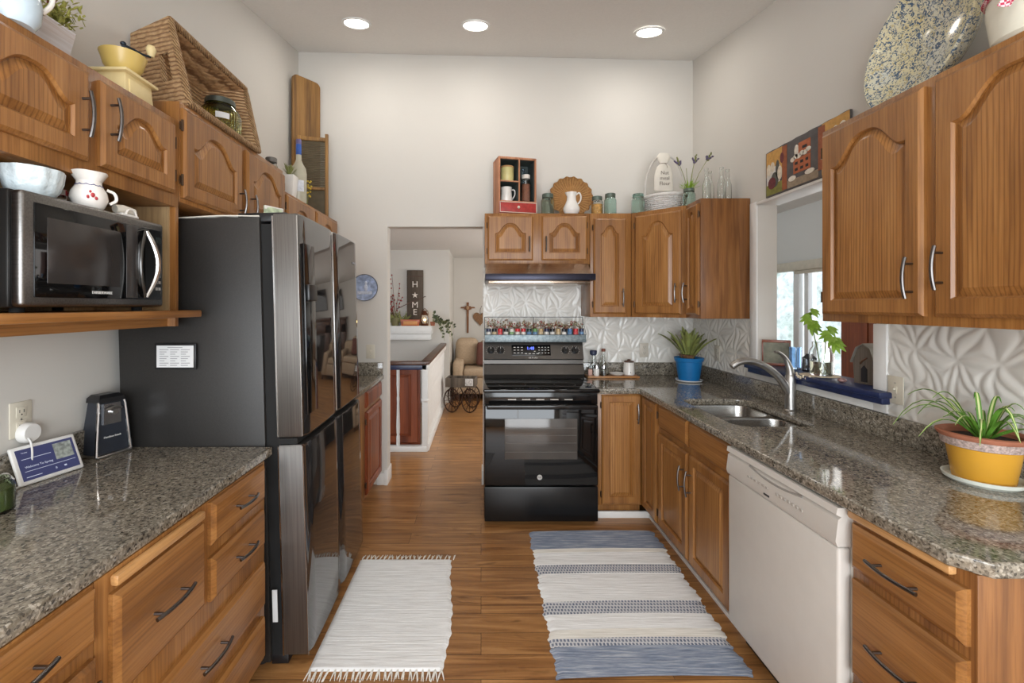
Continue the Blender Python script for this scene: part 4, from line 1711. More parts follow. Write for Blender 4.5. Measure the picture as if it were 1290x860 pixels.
# washboard in front
t = thing('washboard', 'old framed wooden washboard in front of the tall board', 'washboard', (-1.318, 3.545, 2.175), rz=14)
m = MB()
m.box(-.115, -.09, 0, .028, 0, .635, .003)
m.box(.09, .115, 0, .028, 0, .66, .003)
m.box(-.09, .09, .002, .026, .60, .63, .003)
m.box(-.09, .09, -.004, .026, .215, .235, .003)
m.box(-.09, .09, .002, .026, .0, .03, .003)
m.build('frame', old_wood, t)
m = MB()
for k in range(26):
    m.box(-.09, .09, .010, .018, .236 + .014 * k, .248 + .014 * k, .003)
m.box(-.09, .09, .012, .020, .03, .215)
m.build('rubbing_panel', plain('weathered_panel', (92, 82, 62), .8, var=.25, scale=12), t)

# plate on the back wall
t = thing('wall_plate', 'round blue and white picture plate on the wall beside the refrigerator', 'plate', (-.962, YB - .002, 1.63), rot=(R(90), 0, 0))
MB().lathe([(0, .004), (.075, .004), (.108, .016), (.110, .016), (.078, 0), (0, 0)], 48).build('plate_body', plain('blue_transfer', (160, 176, 206), .2, var=.35, scale=28), t)
q = MB()
q.lathe([(.106, .0155), (.109, .018), (.111, .0155)], 48)
q.build('gilt_rim', plain('plate_rim', (70, 66, 62), .3), t)
q = MB()
q.ball((.01, .0, .006), .03, (.5, 1, .1), 14)
q.ball((.01, .04, .006), .012, (.9, 1.2, .2), 12)
q.box(-.06, .06, -.055, -.03, .004, .007)
q.build('painted_figure', plain('plate_white', (196, 204, 220), .2, var=.2, scale=60), t)

# ------------------------------------------------------------------ on top of the back cabinets
BT = 1.395 + .785
# cubby shelf
t = thing('cubby_shelf', 'small wooden cubby shelf with red drawer above the hood', 'shelf', (.134, 3.455, BT), 13)
CW, CD, CH = .305, .165, .445
m = MB()
m.box(0, .014, 0, CD, 0, CH, .002)
m.box(CW - .014, CW, 0, CD, 0, CH, .002)
m.box(0, CW, 0, CD, CH - .016, CH, .002)
m.box(0, CW, 0, CD, 0, .012, .002)
m.box(.014, CW - .014, .0, CD, .098, .108, .001)
m.box(.162, .172, .002, CD, .108, CH - .016, .001)
m.box(.014, .162, .002, CD, .255, .263, .001)
m.build('shelf_frame', wood('cubby_wood', (150, 98, 68), (190, 132, 98), (208, 154, 118), 'z', ring=.2, rough=.7, coat=0), t)
MB().box(.012, CW - .012, CD - .004, CD, .012, CH - .014).build('back_panel', plain('cubby_dark_teal', (64, 74, 72), .7, var=.15), t)
m = MB()
for x0, x1, z0, z1 in ((.0145, .1615, .2635, CH - .0165), (.0145, .1615, .1085, .2545), (.1725, CW - .0145, .1085, CH - .0165)):
    m.box(x0, x0 + .001, .012, CD - .005, z0, z1)
    m.box(x1 - .001, x1, .012, CD - .005, z0, z1)
    m.box(x0 + .001, x1 - .001, .012, CD - .005, z1 - .001, z1)
m.build('lining', plain('cubby_dark_teal', (64, 74, 72), .7, var=.15), t)
d = MB().box(.004, CW - .004, -.018, .004, .012, .096, .003).build('drawer', red_paint, t)
q = MB()
for x0, x1, z0, z1 in ((.006, CW - .006, .013, .018), (.006, CW - .006, .090, .095), (.005, .010, .013, .095), (CW - .010, CW - .005, .013, .095)):
    q.box(x0, x1, -.0195, -.0175, z0, z1)
q.build('worn_edge', plain('worn_white', (206, 190, 176), .7), d)
MB().ball((CW / 2, -.026, .054), .011, (1, 1, 1), 14).build('knob', plain('cream_knob', (222, 214, 196), .3), d)
MS = TX(.134, 3.455, BT) @ RZ(13)


def at(x, y, z):
    return tuple(MS @ Vector((x, y, z)))


t = thing('canister', 'yellow canister with wooden lid in the top left cubby', 'canister', at(.090, .075, .263), 13)
MB().lathe([(0, 0), (.050, 0), (.052, .003), (.052, .112), (0, .112)], 32).build('canister_body', plain('pale_yellow_tin', (206, 196, 134), .4, var=.08), t)
MB().lathe([(0, .126), (.050, .126), (.054, .122), (.054, .113), (0, .113)], 32).build('lid', board_wood, t)
t = thing('creamer', 'small white creamer jug in the lower left cubby', 'jug', at(.082, .07, .108), 13)
MB().lathe([(0, 0), (.046, 0), (.048, .004), (.040, .09), (.044, .115), (.041, .115), (.036, .09), (.042, .01), (0, .008)], 32).build('jug_body', ceramic, t)
MB().tube(cr([(.040, 0, .10), (.066, 0, .098), (.068, 0, .06), (.046, 0, .025)]), .005, 8).build('handle', ceramic, t)
lidded_jar('spice_bottle', 'tall jar of brown spice with white lid in the right cubby', at(.238, .06, .108), .040, .20, clear, plain('white_lid', (222, 216, 206), .5), .02, fill=plain('brown_spice', (146, 92, 70), .9, var=.2, scale=60), fill_h=.72)
t = thing('glass_bottle', 'bluish glass bottle at the back of the right cubby', 'bottle', at(.245, .138, .108), 13)
MB().lathe([(0, 0), (.018, 0), (.020, .004), (.020, .20), (.009, .235), (.009, .27), (.013, .272), (.013, .29), (0, .29)], 24).build('bottle_glass', glass('blue_bottle', (206, 224, 238)), t)

zinc = plain('old_zinc_lid', (104, 116, 106), .5, .6, .15)
t = lidded_jar('mason_jar', 'green mason jar with zinc lid between cubby shelf and wicker tray', (.520, 3.53, BT), .052, .150, glass('sage_glass', (228, 240, 231)), zinc, .020, 'mason jars on the back cabinets')
# woven tray
t = thing('wicker_tray', 'round scalloped wicker tray leaning on the back wall', 'tray', (.725, 3.672, BT + .172), rot=(R(78), 0, 0))
wt = lambda a, z: 1 + .035 * math.cos(18 * a) * (z > .018)
MB().lathe([(0, .002), (.10, .002), (.150, .012), (.172, .034), (.168, .038), (.145, .018), (.10, .009), (0, .009)], 108, wob=wt).build('tray_weave', wicker_tray_m, t)
q = MB()
for k in range(40):
    a = 2 * math.pi * k / 40
    q.tube([(.03 * math.cos(a), .03 * math.sin(a), .010), (.10 * math.cos(a), .10 * math.sin(a), .0105), (.150 * math.cos(a), .150 * math.sin(a), .022), (.168 * math.cos(a), .168 * math.sin(a), .037)], .0032, 6)
q.build('ray_spoke', plain('cane', (196, 146, 88), .6), t)
t = thing('ewer', 'white ceramic ewer in front of the wicker tray', 'pitcher', (.705, 3.53, BT))
MB().lathe([(0, 0), (.040, 0), (.046, .006), (.063, .04), (.064, .06), (.050, .09), (.037, .12), (.034, .15), (.042, .182), (.039, .182), (.030, .15), (.033, .12), (.046, .09), (.058, .06), (.04, .01), (0, .008)], 40, wob=lambda a, z: 1 + (.22 * max(0, math.cos(a - math.pi)) ** 6) * (z > .15)).build('ewer_body', ceramic, t)
MB().tube(cr([(.036, 0, .165), (.060, 0, .180), (.074, 0, .155), (.070, 0, .12), (.050, 0, .092)]), .006, 8).build('handle', ceramic, t)
lidded_jar('mason_jar', 'clear mason jar of orange contents right of the white ewer', (.905, 3.53, BT), .046, .132, clear, zinc, .018, 'mason jars on the back cabinets', fill=plain('orange_bits', (214, 160, 84), .8, var=.3, scale=60), fill_h=.66)
lidded_jar('mason_jar', 'aqua mason jar with grey lid, middle of the back cabinets', (1.005, 3.52, BT), .047, .150, aqua, zinc, .020, 'mason jars on the back cabinets')
t = lidded_jar('mason_jar', 'aqua mason jar with wire bail lid beside the white basket', (1.215, 3.50, BT), .050, .145, aqua, glass('aqua_lid_glass', (196, 230, 222)), .018, 'mason jars on the back cabinets')
q = MB()
q.tube(arc((0, 0, .135), .042, 0, 360, 24, 'xy')[:-1], .002, 6, closed=True)
q.tube([(-.042, 0, .13), (-.035, 0, .165), (0, 0, .17), (.035, 0, .165), (.042, 0, .13)], .002, 6)
q.build('wire_bail', nickel, t)
# white handled basket
t = thing('white_basket', 'white wicker basket with tall hoop handle in the corner', 'basket', (1.435, 3.535, BT))
wb2 = lambda a, z: 1 + .018 * math.cos(28 * a)
MB().lathe([(0, 0), (.125, 0), (.13, .01), (.155, .13), (.160, .142), (.150, .142), (.146, .13), (.12, .014), (0, .012)], 84, wob=wb2).build('basket_body', white_wicker, t)
q = MB()
for k in range(3):
    q.tube([(.158 * math.cos(a) * (1 + .012 * math.sin(16 * a + k * 2.1)), .158 * math.sin(a) * (1 + .012 * math.sin(16 * a + k * 2.1)), .142 + .006 * math.cos(16 * a + k * 2.1)) for a in [2 * math.pi * i / 96 for i in range(96)]], .006, 6, closed=True)
q.build('braided_rim', plain('white_cane', (222, 219, 214), .6), t)
q = MB()
q.tube([(.155 * math.cos(R(a)), 0, .13 + .345 * math.sin(R(a)) ** .8) for a in range(0, 181, 6)], .008, 8)
q.build('hoop_handle', plain('white_cane_grey', (196, 192, 186), .6), t)
# cloth bag hanging on the handle (its own thing)
t = thing('cloth_bag', 'white drawstring cloth bag with script lettering hung on the basket handle', 'bag', (1.372, 3.40, BT + .16))
q = MB()
def bagring(z, w, d): return [(w * math.cos(a) , d * math.sin(a), z) for a in [2 * math.pi * i / 20 for i in range(20)]]
q.loft([bagring(0, .060, .010), bagring(.01, .072, .016), bagring(.12, .070, .020), bagring(.18, .052, .018), bagring(.205, .026, .014), bagring(.235, .044, .018), bagring(.262, .050, .016), bagring(.285, .034, .010)])
q.build('bag_body', cloth_white, t)
q = MB()
q.tube([(.024 * math.cos(a), .015 * math.sin(a) - .001, .206) for a in [2 * math.pi * i / 16 for i in range(16)]], .003, 6, closed=True)
q.tube([(.0, -.015, .206), (.014, -.024, .19), (.02, -.022, .17)], .002, 6)
q.build('drawstring', plain('string_grey', (150, 140, 126), .8), t)
q = MB()
for s_, z in (('Nut', .132), ('meal', .092), ('Flour', .052)):
    q.text(s_, .038, TX(0, -.0215, z) @ RX(90) @ Matrix.Shear('XY', 4, (.15, 0)))
q.build('lettering', plain('script_brown', (122, 112, 102), .8), t)
# lavender in an aqua jar
t = lidded_jar('flower_jar', 'aqua jar of dried lavender on the diagonal cabinet', (1.512, 3.29, BT), .044, .135, aqua, zinc, .014, 'mason jars on the back cabinets')
q, f_ = MB(), MB()
for (dx, dy, h, hx) in ((-.07, .0, .23, -.02), (.045, .01, .255, .012), (.13, -.01, .27, .03), (-.01, .02, .20, 0), (.02, -.02, .19, .01)):
    p1 = Vector((dx, dy, .145 + h * .8))
    q.tube([(dx * .15, dy, .14), (dx * .5, dy, .145 + h * .4), p1], .0022, 6)
    if h > .21:
        for k in range(3):
            f_ = MB()
            dd = Vector((hx + (k - 1) * .04, .0, .055 - .014 * abs(k - 1))) * (.6 + .3 * (k == 1))
            for s_ in range(5):
                f_.ball(p1 + dd * s_ / 4 + Vector((rnd.uniform(-.004, .004), 0, rnd.uniform(-.004, .004))), .010 - .001 * s_, (1, 1, 1), 8)
            f_.build('flower_head', leaf_olive if k == 1 else lavender, t)
q.build('stem', stem_m, t)
pass
q = MB()
for k in range(34):
    a = rnd.uniform(0, 6.28)
    rr = rnd.uniform(.02, .06)
    b = Vector((math.cos(a) * .02, math.sin(a) * .02, .148))
    d = Vector((math.cos(a) * rr, math.sin(a) * rr, rnd.uniform(.015, .06)))
    q.leafblade([b, b + d * .6, b + d], [.005, .008, .001])
q.build('foliage', leaf_light, t)
# clear bottles
BP = ((1.545, 3.10, 'left'), (1.600, 3.16, 'second from left'), (1.632, 3.07, 'third from left'), (1.700, 3.12, 'rightmost'))
t0 = None
for k, (x, y, w_) in enumerate(BP):
    lb = 'slim clear glass bottle, %s of four on the slim cabinet' % w_
    if t0 is None:
        t0 = thing('glass_bottle', lb, 'bottle', (x, y, BT), 0, 'clear bottles on the slim cabinet')
        MB().lathe([(0, 0), (.022, 0), (.025, .005), (.025, .13), (.012, .175), (.011, .225), (.014, .227), (.014, .238), (.009, .238), (.008, .18), (.022, .13), (.022, .008), (0, .006)], 24).build('bottle_glass', clear, t0)
    else:
        dup(t0, (x, y, BT), 0, lb)

# ------------------------------------------------------------------ spice shelf above the range
t = thing('spice_rack', 'long galvanized metal rack of spices resting on the range back', 'rack', (.028, 3.455, 1.2005))
RW = .775
m = MB()
m.box(0, RW, 0, .004, 0, .056, .001)
m.box(0, RW, .124, .128, 0, .10, .001)
m.box(0, .004, 0, .128, 0, .056, .001)
m.box(RW - .004, RW, 0, .128, 0, .056, .001)
m.box(0, RW, 0, .128, 0, .004, .001)
m.build('tray', galv, t)
m = MB()
m.tube([(0, .002, .056), (0, .126, .19), (RW, .126, .19), (RW, .002, .056)], .0025, 6)
m.tube([(0, .002, .058), (RW, .002, .058)], .0022, 6)
for x in (0, RW / 2, RW):
    m.tube([(x, .126, .09), (x, .126, .19)], .0025, 6)
m.build('wire_rail', plain('rail_dark', (64, 66, 70), .4, .7), t)
cols = {'navy': (38, 44, 74), 'black': (28, 28, 30), 'dark green': (34, 60, 48), 'red': (198, 40, 44), 'white': (216, 212, 204), 'tan': (186, 160, 116), 'green': (104, 150, 90), 'blue': (60, 110, 160)}
front = ['navy', 'black', 'red', 'black', 'white', 'red', 'red', 'dark green', 'green', 'tan', 'navy', 'black', 'tan', 'black', 'blue', 'red', 'navy']
labs = ['white', 'tan', 'red', 'white', 'green', 'white', 'white', 'blue', 'blue', 'tan', 'white', 'white', 'tan', 'white', 'blue', 'red', 'blue']
protos = {}
for k, (lc, bc) in enumerate(zip(front, labs)):
    x = .028 + .03 + k * (RW - .06) / 16
    lb = 'small %s-lidded spice jar, %s from the left in the galvanized rack' % (lc, ORD[k])
    if k == 16:
        lb = 'small navy-lidded spice jar, rightmost in the galvanized rack'
    key = (lc, bc)
    loc = (x, 3.455 + .028, 1.2048)
    if key not in protos:
        t = thing('spice_jar', lb, 'spice jar', loc, 0, 'spice jars in the galvanized rack')
        MB().lathe([(0, 0), (.017, 0), (.019, .003), (.019, .068), (.015, .076), (0, .076)], 20).build('jar_body', plain('spice_jar_' + bc, tuple(int(v * .75 + 55) for v in cols[bc]), .3, var=.25, scale=60), t)
        MB().lathe([(0, .100), (.0165, .100), (.018, .098), (.018, .0765), (0, .0765)], 20).build('lid', plain('lid_' + lc, cols[lc], .35), t)
        protos[key] = t
    else:
        dup(protos[key], loc, 0, lb)
backr = ['white', 'tan', 'white', 'white', 'tan', 'white', 'white', 'tan', 'white', 'white', 'tan', 'white']
t0 = None
for k in range(12):
    x = .028 + .045 + k * (RW - .09) / 11
    lb = 'taller white spice jar, %s from the left in the rack back row' % ORD[k]
    loc = (x, 3.455 + .092, 1.2048)
    if t0 is None:
        t0 = thing('tall_spice_jar', lb, 'spice jar', loc, 0, 'tall spice jars at the back of the rack')
        MB().lathe([(0, 0), (.020, 0), (.022, .003), (.022, .115), (.018, .125), (0, .125)], 20).build('jar_body', plain('spice_jar_pale', (206, 200, 192), .35, var=.2, scale=50), t0)
        MB().lathe([(0, .15), (.019, .15), (.020, .148), (.020, .1255), (0, .1255)], 20).build('lid', plain('lid_pale', (222, 220, 214), .4), t0)
    else:
        dup(t0, loc, 0, lb)
t = thing('berry_garland', 'garland of red and brown berries draped behind the spice jars', 'garland', (.028, 3.518, 1.30))
pts = [Vector((.02 + .735 * i / 40, .004 * math.sin(i), .018 + .012 * math.sin(i * .9))) for i in range(41)]
MB().tube(pts, .002, 6).build('twig', plain('twig_brown', (84, 60, 40), .8), t)
bs = [MB(), MB(), MB()]
lf = MB()
for k in range(420):
    p = pts[rnd.randrange(41)]
    big = 1.5 if p.x < .2 else 1
    q = p + Vector((rnd.uniform(-.014, .014), rnd.uniform(-.012, .014), rnd.uniform(-.014, .034) * big))
    bs[k % 3].ball(q, rnd.uniform(.003, .0055), (1, 1, 1), 6)
for k in range(150):
    p = pts[rnd.randrange(41)] + Vector((0, 0, rnd.uniform(-.01, .03)))
    d = Vector((rnd.uniform(-1, 1), rnd.uniform(-.6, .6), rnd.uniform(-.4, 1))).normalized() * .022
    lf.leafblade([p, p + d * .5, p + d], [.002, .007, .001])
for b_, (nm, c_) in zip(bs, (('red', (150, 52, 48)), ('brown', (120, 92, 66)), ('tan', (186, 166, 134)))):
    b_.build('berry', plain('berry_' + nm, c_, .5), t)
lf.build('leaf', leaf_olive, t)

# ------------------------------------------------------------------ back counter
t = thing('serving_board', 'flat wooden serving board on the counter beside the range', 'board', (1.045, 3.615, CZ1))
MB().box(-.205, .205, -.058, .062, 0, .016, .005).build('board', wood('serving_board', (150, 96, 52), (186, 130, 78), (204, 150, 96), 'x', ring=.2), t)
TZ = CZ1 + .016
t = thing('oil_bottle', 'glass oil bottle with dark navy stopper on the serving board', 'bottle', (.905, 3.645, TZ))
MB().lathe([(0, 0), (.024, 0), (.026, .004), (.026, .10), (.022, .125), (.021, .155), (.018, .155), (.019, .125), (.023, .10), (.023, .008), (0, .006)], 28).build('bottle_glass', clear, t)
MB().lathe([(0, .156), (.020, .156), (.028, .166), (.028, .190), (.024, .196), (0, .196)], 28).build('stopper', plain('navy_stopper', (44, 52, 78), .4), t)
t = thing('vinegar_bottle', 'tall clear cruet with brown cork on the serving board', 'bottle', (.985, 3.645, TZ))
MB().lathe([(0, 0), (.040, 0), (.043, .006), (.034, .09), (.020, .15), (.016, .185), (.013, .185), (.016, .15), (.030, .09), (.039, .01), (0, .008)], 28).build('bottle_glass', clear, t)
MB().lathe([(0, .10), (.02, .10), (.030, .09), (.037, .012), (0, .010)], 24).build('jar_contents', plain('cruet_liquid', (214, 206, 190), .3, Transmission_Weight=.6), t)
MB().lathe([(0, .208), (.015, .208), (.016, .206), (.016, .187), (0, .187)], 20).build('cork', plain('brown_cork', (120, 70, 56), .7), t)
lidded_jar('salt_shaker', 'white salt shaker with silver top, front left of the serving board', (.915, 3.585, TZ), .022, .066, ceramic, plain('chrome', (205, 205, 208), .12, 1, .03), .022, 'shakers on the serving board', 'shaker')
lidded_jar('pepper_shaker', 'clear glass shaker with silver top in front of the cruet', (.972, 3.583, TZ), .022, .066, clear, plain('chrome', (205, 205, 208), .12, 1, .03), .024, 'shakers on the serving board', 'shaker', fill=plain('pepper', (110, 100, 92), .9, var=.4, scale=200), fill_h=.55)
t = thing('small_dish', 'shallow white dish on the serving board', 'dish', (1.083, 3.605, TZ))
MB().lathe([(0, 0), (.035, 0), (.055, .012), (.062, .018), (.060, .020), (.05, .015), (.03, .005), (0, .004)], 36).build('dish_body', ceramic, t)
t = thing('sugar_canister', 'white canister with wooden lid on the right of the serving board', 'canister', (1.190, 3.64, TZ))
MB().lathe([(0, 0), (.043, 0), (.046, .004), (.040, .095), (.038, .10), (0, .10)], 32).build('canister_body', ceramic, t)
q = MB()
q.lathe([(0, .112), (.036, .112), (.038, .109), (.038, .101), (0, .101)], 28)
q.ball((0, 0, .118), .010, (1.6, 1, .8), 12)
q.build('lid', dark_wood, t)
MB().ball((-.002, -.0455, .022), .004, (1, .4, 1), 8).build('painted_dot', ink, t)
t = thing('pink_packet', 'small pink packet at the left end of the serving board', 'packet', (.868, 3.60, TZ))
MB().box(-.016, .016, -.010, .010, 0, .050, .003).build('packet_body', plain('pink_paper', (206, 166, 152), .7), t)

# blue pot
t = thing('potted_plant', 'succulent in a bright blue pot by the back corner', 'potted plant', (1.575, 3.43, CZ1))
MB().lathe([(0, 0), (.085, 0), (.095, .006), (.098, .014), (.094, .014), (.085, .006), (0, .004)], 40).build('saucer', plain('white_saucer', (220, 222, 224), .25), t)
MB().lathe([(0, .006), (.070, .006), (.074, .010), (.094, .150), (.100, .152), (.106, .178), (.102, .180), (.094, .156), (.088, .15), (0, .148)], 40).build('pot', blue_pot_m, t)
MB().lathe([(0, .172), (.05, .170), (.093, .160), (.092, .150), (0, .149)], 28).build('soil', soil, t)
q = MB()
for k in range(34):
    a = 2 * math.pi * k / 34 + rnd.uniform(-.1, .1)
    out = rnd.uniform(.04, .22) if k % 3 else rnd.uniform(.02, .08)
    hh = rnd.uniform(.12, .22) * (1 - out * 1.6) + .05
    b = Vector((math.cos(a) * .02, math.sin(a) * .02, .165))
    def cp(s_): return b + Vector((math.cos(a) * out * s_, math.sin(a) * out * s_, hh * (1.7 * s_ - .7 * s_ * s_)))
    q.leafblade([cp(s_ / 6) for s_ in range(7)], [.014, .022, .028, .029, .027, .020, .006], thick=.004)
q.build('foliage', plain('succulent_leaf', (132, 140, 78), .45, var=.35, scale=18), t)
q = MB()
for k in range(60):
    a = rnd.uniform(0, 6.28)
    r_ = rnd.uniform(0, .06)
    q.leafblade([(math.cos(a) * r_, math.sin(a) * r_, .168), (math.cos(a) * (r_ + .012), math.sin(a) * (r_ + .012), .20), (math.cos(a) * (r_ + .03), math.sin(a) * (r_ + .03), .205)], [.006, .012, .002])
q.build('dry_leaf', plain('dry_leaf_brown', (120, 88, 62), .8, var=.3), t)

# yellow pot with spider plant
t = thing('potted_plant', 'striped spider plant in a yellow glazed pot on the right counter', 'potted plant', (1.622, 1.462, CZ1))
MB().lathe([(0, 0), (.080, 0), (.094, .010), (.098, .022), (.093, .022), (.084, .010), (0, .006)], 44).build('saucer', plain('white_green_saucer', (222, 226, 216), .25), t)
MB().lathe([(0, .008), (.070, .008), (.073, .012), (.088, .118), (.086, .12), (0, .12)], 44).build('pot', yellow_glaze, t)
MB().lathe([(.086, .116), (.099, .120), (.103, .146), (.098, .146), (.086, .13)], 44).build('speckled_band', plain('speckled_grey', (170, 150, 142), .7, var=.45, scale=150), t)
MB().lathe([(.098, .144), (.104, .145), (.110, .152), (.112, .160), (.104, .163), (.090, .154), (.086, .13), (.086, .12), (.094, .12)], 44).build('pot_rim', terracotta, t)
MB().lathe([(0, .146), (.088, .142), (.088, .12), (0, .12)], 28).build('soil', soil, t)
q, q2 = MB(), MB()
for k in range(30):
    a = 2 * math.pi * k / 30 + rnd.uniform(-.15, .15)
    out = rnd.uniform(.07, .24)
    if math.cos(a) > .3:
        out = min(out, .08)
    hh = rnd.uniform(.05, .13)
    drop = rnd.uniform(.0, .10) if out > .15 else 0
    b = Vector((math.cos(a) * .015, math.sin(a) * .015, .142))
    def cp(s_): return b + Vector((math.cos(a) * out * s_, math.sin(a) * out * s_, hh * math.sin(s_ * 2.3) - drop * s_ ** 3 + .02 * s_))
    P_ = [cp(s_ / 8) for s_ in range(9)]
    q.leafblade(P_, [.009, .012, .013, .013, .012, .010, .008, .005, .001], thick=.001)
    q2.leafblade([p + Vector((0, 0, .0016)) for p in P_], [.003, .0045, .005, .005, .0045, .004, .003, .002, .0006], thick=.0006)
q.build('foliage', plain('spider_leaf', (96, 146, 52), .45, var=.2), t)
q2.build('leaf_stripe', leaf_pale, t)

# ------------------------------------------------------------------ pass-through sill things
SZ = 1.112
t = thing('picture_block', 'small brown framed picture at the far end of the navy sill', 'picture', (1.81, 2.775, SZ), -32)
m = MB()
m.box(-.075, .075, 0, .022, 0, .016, .002)
m.box(-.075, .075, 0, .022, .142, .158, .002)
m.box(-.075, -.067, 0, .022, .016, .142, .001)
m.box(.067, .075, 0, .022, .016, .142, .001)
m.build('frame', red_wood, t)
MB().box(-.067, .067, .006, .016, .016, .142).build('picture', plain('grey_green_picture', (124, 122, 104), .6, var=.35, scale=30), t)
t = thing('glass_tumbler', 'pale blue glass tumbler beside the framed picture on the sill', 'glass', (1.845, 2.655, SZ))
MB().lathe([(0, 0), (.030, 0), (.032, .004), (.034, .125), (.031, .125), (.029, .008), (0, .006)], 28).build('glass_body', pale_blue_glass, t)
t = thing('lantern', 'tiny dark metal lantern behind the leafy jar', 'lantern', (1.845, 2.545, SZ))
m = MB()
m.box(-.024, .024, -.024, .024, 0, .008, .002)
for x in (-.021, .021):
    for y in (-.021, .021):
        m.box(x - .002, x + .002, y - .002, y + .002, .008, .072)
m.hexa([(-.026, -.026, .072), (.026, -.026, .072), (.026, .026, .072), (-.026, .026, .072), (-.010, -.010, .092), (.010, -.010, .092), (.010, .010, .092), (-.010, .010, .092)])
m.box(-.012, .012, -.012, .012, .092, .098, .002)
m.build('lantern_frame', plain('lantern_iron', (58, 62, 70), .5, .5), t)
MB().box(-.019, .019, -.019, .019, .010, .070).build('lantern_glass', glass('lantern_grey_glass', (170, 180, 190)), t)
t = thing('doily', 'cream scalloped lace doily under the leafy jar', 'doily', (1.785, 2.385, SZ + .0008))
MB().lathe([(0, 0), (.083, 0), (.086, .0008), (.083, .002), (0, .002)], 96, wob=lambda a, z: 1 + .06 * abs(math.sin(8 * a))).build('lace', plain('cream_lace', (222, 208, 184), .9), t)
q = MB()
for k in range(9):
    a = R(140 + 10 * k)
    q.ball((.098 * math.cos(a) - .004, .098 * math.sin(a), .001 - .012 * abs(math.sin(k * 1.3))), .010, (.5, .8, .9), 8)
q.build('scallop', plain('cream_lace', (222, 208, 184), .9), t)
t = thing('plant_jar', 'clear canning jar with two leafy cuttings on the navy sill', 'jar', (1.795, 2.385, SZ + .0032))
MB().lathe([(0, 0), (.046, 0), (.054, .008), (.055, .115), (.051, .135), (.042, .148), (.042, .172), (.044, .174), (.039, .174), (.039, .148), (.048, .134), (.052, .115), (.051, .01), (0, .006)], 36).build('jar_glass', clear, t)
MB().lathe([(0, .0065), (.049, .0105), (.0505, .02), (.0505, .072), (0, .072)], 28).build('water', glass('murky_water', (196, 196, 176), .05, .8, 1.33), t)
q = MB()
for k in range(14):
    a = rnd.uniform(0, 6.28)
    q.tube([(.01 * math.cos(a), .01 * math.sin(a), .07), (.025 * math.cos(a), .025 * math.sin(a), .04), (.035 * math.cos(a + .6), .035 * math.sin(a + .6), .014)], .0022, 5)
q.build('root', plain('root_tan', (150, 116, 66), .8), t)
q = MB()
st1 = [(.0, .01, .04), (-.005, .02, .12), (-.012, .035, .20), (-.016, .05, .27), (-.016, .055, .31)]
st2 = [(.0, -.01, .04), (.01, -.01, .12), (-.005, -.035, .19), (-.015, -.06, .22), (-.02, -.075, .228)]
q.tube(st1, .003, 6)
q.tube(st2, .003, 6)
q.build('stem', plain('stem_pale', (120, 150, 80), .5), t)
q = MB()


def lobed(c, direction, size, tilt):
    """a lobed leaf drooping from point c"""
    d = Vector(direction).normalized()
    for k, an in enumerate((-62, -30, 0, 30, 62)):
        v = (Matrix.Rotation(R(an), 4, Vector(tilt).normalized()) @ d) * size * (1 - .22 * abs(an) / 62)
        dr = Vector((0, 0, -.25 * size))
        q.leafblade([Vector(c), Vector(c) + v * .35, Vector(c) + v * .7 + dr * .4, Vector(c) + v + dr], [.006, size * .38, size * .30, .002], up=tilt)


for k in range(7):
    a = R(52 * k + 10)
    lobed(Vector(st1[-1]) + Vector((0, 0, -.014 * k + .03)), (math.cos(a), math.sin(a), .1 - .16 * k * .5), .055, (-.55, -.65, .45))
q.build('leaf', leaf_light, t)
q = MB()
for k in range(6):
    a = R(60 * k + 25)
    lobed(Vector(st2[-1]) + Vector((-.004, -.008 * k, .02 - .014 * k)), (math.cos(a), math.sin(a) - .4, .1 - .16 * k), .055, (-.55, -.65, .45))
q.build('leaf', leaf_light, t)
t = thing('painted_stone', 'small pinkish stone on the sill in front of the barn birdhouse', 'stone', (1.735, 2.175, SZ))
MB().ball((0, 0, .011), .018, (1, 1.1, .62), 16).build('stone_body', plain('pink_stone', (140, 108, 104), .4, var=.4, scale=60), t)
t = thing('birdhouse', 'weathered barn-shaped birdhouse with metal roof on the sill', 'birdhouse', (1.800, 2.125, SZ), -80)
m = MB()
bp = [(-.048, 0), (.048, 0), (.055, .11), (.030, .168), (0, .186), (-.030, .168), (-.055, .11)]
m.prism(bp, -.095, 0, M=RX(90))
m.build('barn_body', grey_wood, t, smooth=False)
m = MB()
for s_ in (-1, 1):
    for (a_, b_) in (((.060, .100), (.033, .171)), ((.033, .171), (0, .191))):
        m.hexa([(s_ * a_[0], -.012, a_[1]), (s_ * a_[0], .105, a_[1]), (s_ * b_[0], .105, b_[1]), (s_ * b_[0], -.012, b_[1]),
                (s_ * (a_[0] - .003), -.012, a_[1] - .004), (s_ * (a_[0] - .003), .105, a_[1] - .004), (s_ * (b_[0]), .105, b_[1] - .005), (s_ * (b_[0]), -.012, b_[1] - .005)])
m.build('roof', plain('tin_roof', (150, 146, 136), .55, .5, .25, 18), t, smooth=False)
MB().prism([(-.014, .01), (.014, .01), (.014, .07), (0, .088), (-.014, .07)], .0, .003, M=RX(90)).build('door_opening', plain('dark_hole', (34, 32, 34), .9), t)
q = MB()
q.tube([(-.016, -.003, .095), (0, -.012, .11), (.016, -.003, .125)], .004, 6)
q.build('twig_perch', dark_wood, t)
# brown hutch in the sunroom
t = thing('hutch', 'reddish brown wooden hutch in the sunroom behind the birdhouse', 'cabinet', (3.12, 3.34, 0))
MB().box(0, .27, 0, .58, 0, 2.0, .004).build('carcass', red_wood, t)
m = MB()
m.box(-.018, 0, .02, .285, .1, 1.9, .004)
m.build('door', red_wood, t)
m = MB()
m.box(-.018, 0, .295, .56, .1, 1.9, .004)
m.build('door', red_wood, t)

